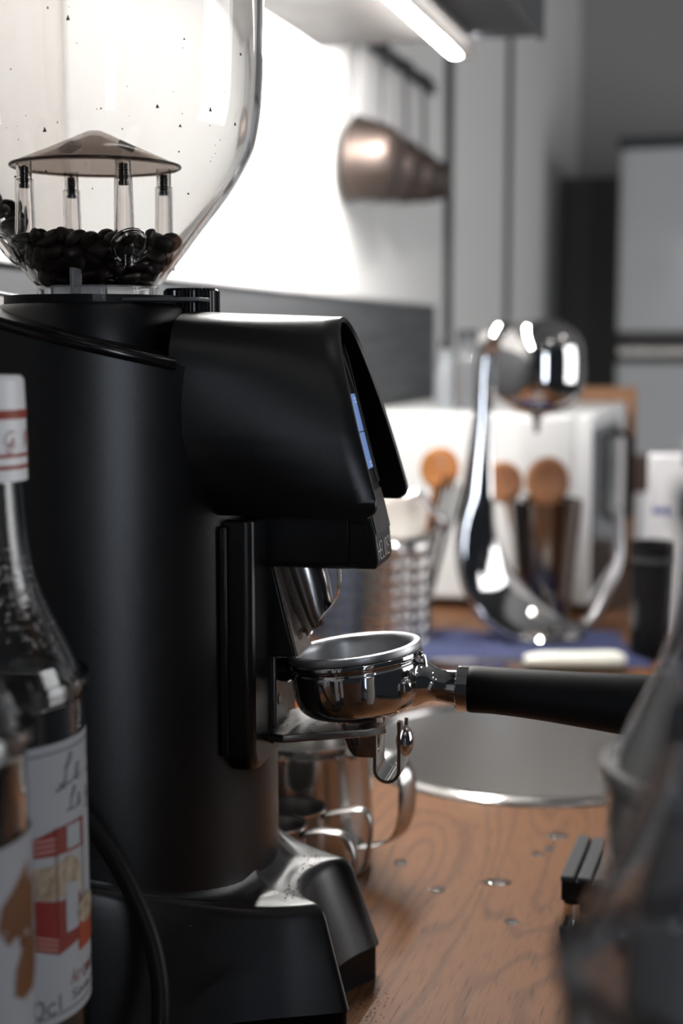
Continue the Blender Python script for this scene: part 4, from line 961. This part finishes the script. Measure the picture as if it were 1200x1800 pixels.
# utensils standing in holders: round heads on straight handles
def utensil(name, foot, head, rh, m, label, cat, face=None, thick=0.006, hr_=0.0045, hm=None, group=None):
    f = Vector(foot); h = Vector(head); r = empty(name, f, 0, label, cat, group); d = h - f
    M = align(Vector((0, 0, 0)), d)
    L_ = d.length
    MB().tube([(0, 0, 0), tuple(d * 0.5), tuple(d * (1 - rh * 0.7 / L_))], [hr_ * .8, hr_, hr_ * 1.1], 12).build('handle', hm or m, r)
    fc = (face or Vector((0.1, -1, 0.15))).normalized(); up = d.normalized(); sd = up.cross(fc).normalized(); fc = sd.cross(up).normalized()
    rings = []
    for k, (q, o) in enumerate(((0.02, -0.0), (0.6, 0.0), (0.93, 0.25), (1.0, 0.5), (0.93, 0.8), (0.6, 0.45), (0.02, 0.3))):
        rings.append([tuple(d + (sd * math.cos(2 * math.pi * i / 28) * 0.92 + up * math.sin(2 * math.pi * i / 28)) * rh * q + fc * thick * o) for i in range(28)])
    MB().loft(rings).build('head', m, r, sharp=60); return r
def hp_(px, py, Y): return at(px, py, Y)
shp = Vector((at(955, 1100, 1.765).x, 1.765, 0))
cu = empty('steel_cup', shp, 0, 'tall tapered dark steel cup holding wooden spoons beside the mixer stand', 'cup')
MB().lathe([(0.0, 0.0), (0.029, 0.0), (0.031, 0.003), (0.036, 0.06), (0.0455, 0.158), (0.0470, 0.164), (0.0450, 0.164), (0.0435, 0.158), (0.034, 0.06), (0.029, 0.005), (0.0, 0.005)], 56, None, False, False).build('body', CUPM, cu, sharp=40)
utensil('wooden_spoon', shp + Vector((0.006, 0.004, 0.006)), hp_(961, 846, 1.775), 0.031, WOODS, 'round brown wooden spoon head above the tapered steel cup, right', 'spoon', group='wooden spoons')
utensil('wooden_spoon', shp + Vector((-0.010, 0.008, 0.006)), hp_(884, 848, 1.785), 0.027, WOODS, 'round brown wooden spoon half hidden behind the chrome mixer stand', 'spoon', group='wooden spoons')
cdv = Vector((cy.location.x, cy.location.y, 0.004))
utensil('wooden_spoon', cdv + Vector((0.018, 0.012, 0)), hp_(772, 824, 1.70), 0.026, mat('amber_wood', (0.36, 0.15, 0.05), 0.25, var=0.6, vscale=25, vcol=(0.18, 0.06, 0.02)), 'glossy amber wooden spoon leaning left of the chrome mixer stand', 'spoon', group='wooden spoons')
utensil('steel_ladle', cdv + Vector((-0.012, -0.006, 0)), hp_(703, 912, 1.645), 0.034, mat('cream_enamel', (0.70, 0.66, 0.60), 0.35), 'cream round ladle head rising from the perforated steel caddy', 'ladle')
P = [tuple(at(712, 872, 1.63)), tuple(at(735, 868, 1.63)), tuple(at(752, 885, 1.63)), tuple(at(776, 925, 1.63)), tuple(cdv + Vector((0.036, -0.005, 0.120))), tuple(cdv + Vector((0.030, 0, 0.02)))]
tag(MB().tube(spline(P, 5), 0.0042, 10).build('steel_spoon_handle', CHROME), 'bent bright steel handle hooked over the perforated caddy', 'handle')
for k, (px, py, dx) in enumerate(((790, 835, 0.020), (806, 850, 0.026), (779, 850, 0.010))):
    f = cdv + Vector((dx, 0.015 - k * .006, 0)); h = at(px, py, 1.68)
    r = empty('black_fork', f, 0, ['black plastic fork in the caddy, tallest of three', 'black plastic fork in the caddy, nearest the mixer stand', 'black plastic fork in the caddy, shortest of three'][k], 'fork', 'black forks in the caddy')
    d = h - f
    MB().tube([(0, 0, 0), tuple(d * .7)], 0.0035, 8).build('handle', BLACKM, r)
    for q in (-1, 0, 1):
        s_ = Vector((0.006 * q, 0, 0)); MB().tube([tuple(d * .68), tuple(d * .78 + s_), tuple(d + s_)], 0.0017, 6).build('tine', BLACKM, r)
# bent bar and microwave front clutter
P = [tuple(at(1086, 892, 1.80)), tuple(at(1088, 950, 1.80)), tuple(at(1083, 1000, 1.79)), tuple(at(1060, 1050, 1.77)), tuple(at(1040, 1088, 1.76))]
p_ = at(1040, 1088, 1.76)
tag(MB().tube(spline(P + [(p_.x - 0.012, 1.757, 0.007)], 5), 0.0065, 12).build('bent_bar', mat('satin_metal', (0.5, 0.5, 0.52), 0.35, 0.9)), 'bent grey metal bar leaning at the front of the microwave', 'bar')
cn = at(1112, 985, 2.42)
r = empty('white_canister', (cn.x, 2.42, 0), 0, 'small white canister behind the microwave front on the counter', 'canister')
MB().lathe([(0.0, 0.0), (0.026, 0.0), (0.027, 0.10), (0.025, 0.105), (0.0, 0.105)], 32, None, False, False).build('body', WHITEP, r)
MB().lathe([(0.0, 0.105), (0.022, 0.105), (0.030, 0.150), (0.028, 0.165), (0.0, 0.170)], 32, None, False, False).build('lid', mat('brown_lid', (0.09, 0.055, 0.04), 0.5), r)
# carton with blue print, black tumbler
crt = at(1170, 1100, 1.74)
ca = empty('paper_carton', (crt.x, 1.74, 0), R(-12), 'white paper carton with blue print behind the black tumbler', 'carton')
MB().box((-0.026, -0.018, 0.0), (0.040, 0.030, 0.222)).build('box', mat('carton_paper', (0.74, 0.73, 0.74), 0.6), ca, bevel=0.002)
mb = MB(); fnc = lambda u, v: (u, -0.0186, v)
for k in range(5): patch(mb, ((-0.020 + k * 0.0052, 0.1505), (-0.0160 + k * 0.0052, 0.1505), (-0.0160 + k * 0.0052, 0.1585), (-0.020 + k * 0.0052, 0.1585)), fnc, 1)
mb.build('blue_print', BLUEINK, ca)
tb = at(1147, 1160, 1.585)
tu = empty('black_tumbler', (tb.x, 1.60, 0), 0, 'matt black tapered tumbler standing behind the portafilter handle end', 'tumbler')
MB().lathe([(0.0, 0.0), (0.0215, 0.0), (0.0235, 0.003), (0.0225, 0.05), (0.0250, 0.128), (0.0258, 0.134), (0.0240, 0.134), (0.0225, 0.125), (0.02, 0.01), (0.0, 0.01)], 40, None, False, False).build('body', BLACKM, tu, sharp=40)
MB().torus([(0.0248, 0.112), (0.0256, 0.112), (0.0258, 0.118), (0.0250, 0.118)], 40).build('band', TRIMM, tu)
# navy cloth
def cloth():
    mb = MB(); nx, ny = 46, 26; x0, x1, y0, y1 = 0.065, 0.345, 1.545, 1.735; top = []
    for j in range(ny + 1):
        for i in range(nx + 1):
            u, v = i / nx, j / ny
            e = min(u, 1 - u, v, 1 - v); hgt = 0.006 * min(1, e / 0.05) + 0.0016 * math.sin(u * 23 + v * 9) * min(1, e / .1) + 0.0012 * math.sin(v * 31 - u * 14) * min(1, e / .1)
            fold = 0.012 * math.exp(-((u - 0.12) / 0.08) ** 2) * math.exp(-((v - 0.2) / 0.25) ** 2)
            top.append((x0 + (x1 - x0) * u + 0.006 * math.sin(v * 7), y0 + (y1 - y0) * v + 0.005 * math.sin(u * 9), 0.0006 + max(0, hgt) + fold))
    n = len(top); k = nx + 1
    fs = [(j * k + i, j * k + i + 1, (j + 1) * k + i + 1, (j + 1) * k + i) for j in range(ny) for i in range(nx)]
    bot = [(x, y, 0.0003) for x, y, z in top]
    mb.add(top + bot, fs + [tuple(n + q for q in reversed(f)) for f in fs])
    ed = [i for i in range(nx)] 
    return mb
tag(cloth().build('navy_cloth', NAVY, None, sharp=80), 'folded navy blue cloth spread under the chrome drink mixer', 'cloth')
# knife
kf = empty('kitchen_knife', (0.2, 1.535, 0.0), 0, 'kitchen knife with pale cream handle lying in front of the navy cloth', 'knife')
ka, kb = at(922, 1164, 1.53), at(1098, 1162, 1.53); ko = Vector((0.2, 1.535, 0))
za = 0.0125
P = spline([(ka.x, 1.53, za, .006), (ka.x + .02, 1.53, za + .0008, .0088), (ka.x + .06, 1.53, za + .0008, .0092), (kb.x - .012, 1.53, za + .001, .0098), (kb.x, 1.53, za + .001, .005)], 6)
MB().tube([tuple(Vector((a, b, c)) - ko) for a, b, c, d in P], [(d * 1.3, d) for a, b, c, d in P], 16).build('handle', CREAM, kf, sharp=80)
MB().tube([tuple(Vector((a, b + .002, c - .0055)) - ko) for a, b, c, d in P], [(d * 1.25, d * .55) for a, b, c, d in P], 12).build('green_edge', GREEN, kf, sharp=80)
bl = [(ka.x + .004, -.004), (ka.x + .004, .012), (ka.x - .09, .012), (ka.x - .118, .002), (ka.x - .07, -.006)]
MB().prism([(x - ko.x, y - .005) for x, y in bl], 0.0108, 0.0122).build('blade', STEELB, kf)
MB().box((ka.x - ko.x - 0.02, -0.012, 0.0), (ka.x - ko.x + 0.0, 0.006, 0.0106)).build('bolster', STEELB, kf)
# orange cap behind the fork
oc = at(500, 1232, 1.36); tag(MB().lathe([(0.0, 0.0), (0.024, 0.0), (0.025, 0.004), (0.024, 0.018), (0.0, 0.020)], 32, None, False, False).build('orange_lid', ORANGE), 'small orange plastic lid on the counter behind the grinder fork', 'lid').location = (oc.x - .004, 1.385, 0)

# hanging measuring cups on a wall rail
hg = empty('hook_rail', W(0, 0), RW, 'dark wall rail with hooks carrying the copper measuring cups', 'rail')
MB().box((0.0, 1.86, 0.775), (0.012, 2.42, 0.795)).build('bar', TRIMM, hg, bevel=0.002)
cups = [(1.905, 0.607, 0.056, 0.062), (2.045, 0.612, 0.049, 0.055), (2.175, 0.616, 0.043, 0.050), (2.300, 0.622, 0.036, 0.044)]
names = ['largest copper measuring cup on the rail, nearest the camera', 'second largest copper measuring cup on the wall rail', 'third copper measuring cup on the rail, counted from the camera', 'smallest copper measuring cup on the rail beside the dark trim']
for i, (t, z, rad, dep) in enumerate(cups):
    r = empty('measuring_cup', W(0.016, t, z), RW, names[i], 'measuring cup', 'copper measuring cups on the rail')
    M = Matrix.Rotation(R(90 + 6), 4, 'Y')
    MB().lathe([(rad, 0.0), (rad + 0.002, 0.002), (rad * 0.93, dep * 0.5), (rad * 0.80, dep * 0.85), (rad * 0.66, dep), (0.0, dep + 0.001), (0.0, dep - 0.002), (rad * 0.64, dep - 0.002), (rad * 0.78, dep * .82), (rad * 0.91, dep * .5), (rad - 0.002, 0.001)], 40, M, False, False).build('bowl', COPPER, r, sharp=50)
    for q in (-1, 1):
        MB().tube([(0.004, q * 0.012, rad * 0.93), (0.004, q * 0.008, rad + 0.05), (0.003, q * 0.006, 0.775 - z - 0.012)], 0.0022, 8).build('handle_wire', WIRE, r)
    MB().torus([(0.006, -0.002), (0.0085, -0.002), (0.0085, 0.002), (0.006, 0.002)], 20, Matrix.Translation((0.003, 0, 0.775 - z - 0.006)) @ Matrix.Rotation(R(90), 4, 'Y')).build('hanging_ring', WIRE, r)
    MB().tube([(0.012, t, 0.785), (0.026, t, 0.783), (0.030, t, 0.772), (0.026, t, 0.764), (0.018, t, 0.764)], 0.004, 8).build('hook', TRIMM, hg)

# fridge at the far end, and a dark board painted as the shade beside it
fr = empty('fridge', W(0.203, 3.66), RW, 'pale two-door fridge with dark top and band in the far corner', 'fridge')
MB().box((0, 0, -0.89), (0.62, 0.6, -0.10)).build('cabinet', FRIDGE, fr, bevel=0.01)
MB().box((0, 0, -0.099), (0.62, 0.6, 0.825)).build('cabinet', FRIDGE, fr, bevel=0.01)
def door(z0, z1):
    out = rrect(-0.004, -0.055, 0.626, -0.002, 0.022, 5)
    return MB().loft([[(x, y, z0) for x, y in out], [(x, y, z1) for x, y in out]])
door(-0.86, 0.305).build('door', FRIDGE, fr, sharp=40); door(0.385, 0.825).build('door', FRIDGE, fr, sharp=40)
MB().box((0.004, -0.048, 0.306), (0.62, 0.0, 0.384)).build('handle_band', mat('dark_band', (0.022, 0.020, 0.019), 0.35), fr)
MB().box((0.004, -0.054, 0.326), (0.62, -0.0485, 0.342)).build('handle_strip', STEEL, fr)
MB().box((-0.008, -0.058, 0.8265), (0.63, 0.6, 0.855)).build('top_board', TRIMM, fr)
db = MB().box((0.0, 0.0, -0.9), (0.185, 0.035, 0.80)).build('shade_board', SHADEBOARD, None, bevel=0.004)
db.location = W(0.006, 3.95); db.rotation_euler.z = RW; tag(db, 'tall dark board standing in for the shade left of the fridge', 'board')
# ceiling spotlights of the room, behind and above the camera
sl0 = None
for k, (x, y) in enumerate(((0.25, -0.7), (0.75, -0.5), (0.9, 0.6), (1.5, 1.6))):
    r = empty('ceiling_spotlight', (x, y, 1.68), 0, ['round ceiling spotlight behind the camera near the wall', 'round ceiling spotlight behind the camera away from the wall', 'round ceiling spotlight right of the grinder', 'round ceiling spotlight right of the microwave'][k], 'lamp', 'ceiling spotlights')
    MB().torus([(0.036, 0.0), (0.05, 0.0), (0.05, 0.02), (0.036, 0.02)], 32).build('ring', WHITEP, r)
    MB().lathe([(0.0, 0.004), (0.036, 0.004), (0.036, 0.01), (0.0, 0.01)], 32).build('lens', mat('spot_lens', (0.9, 0.9, 0.9), 0.4, emit=(1, 0.97, 0.93), estr=65), r)
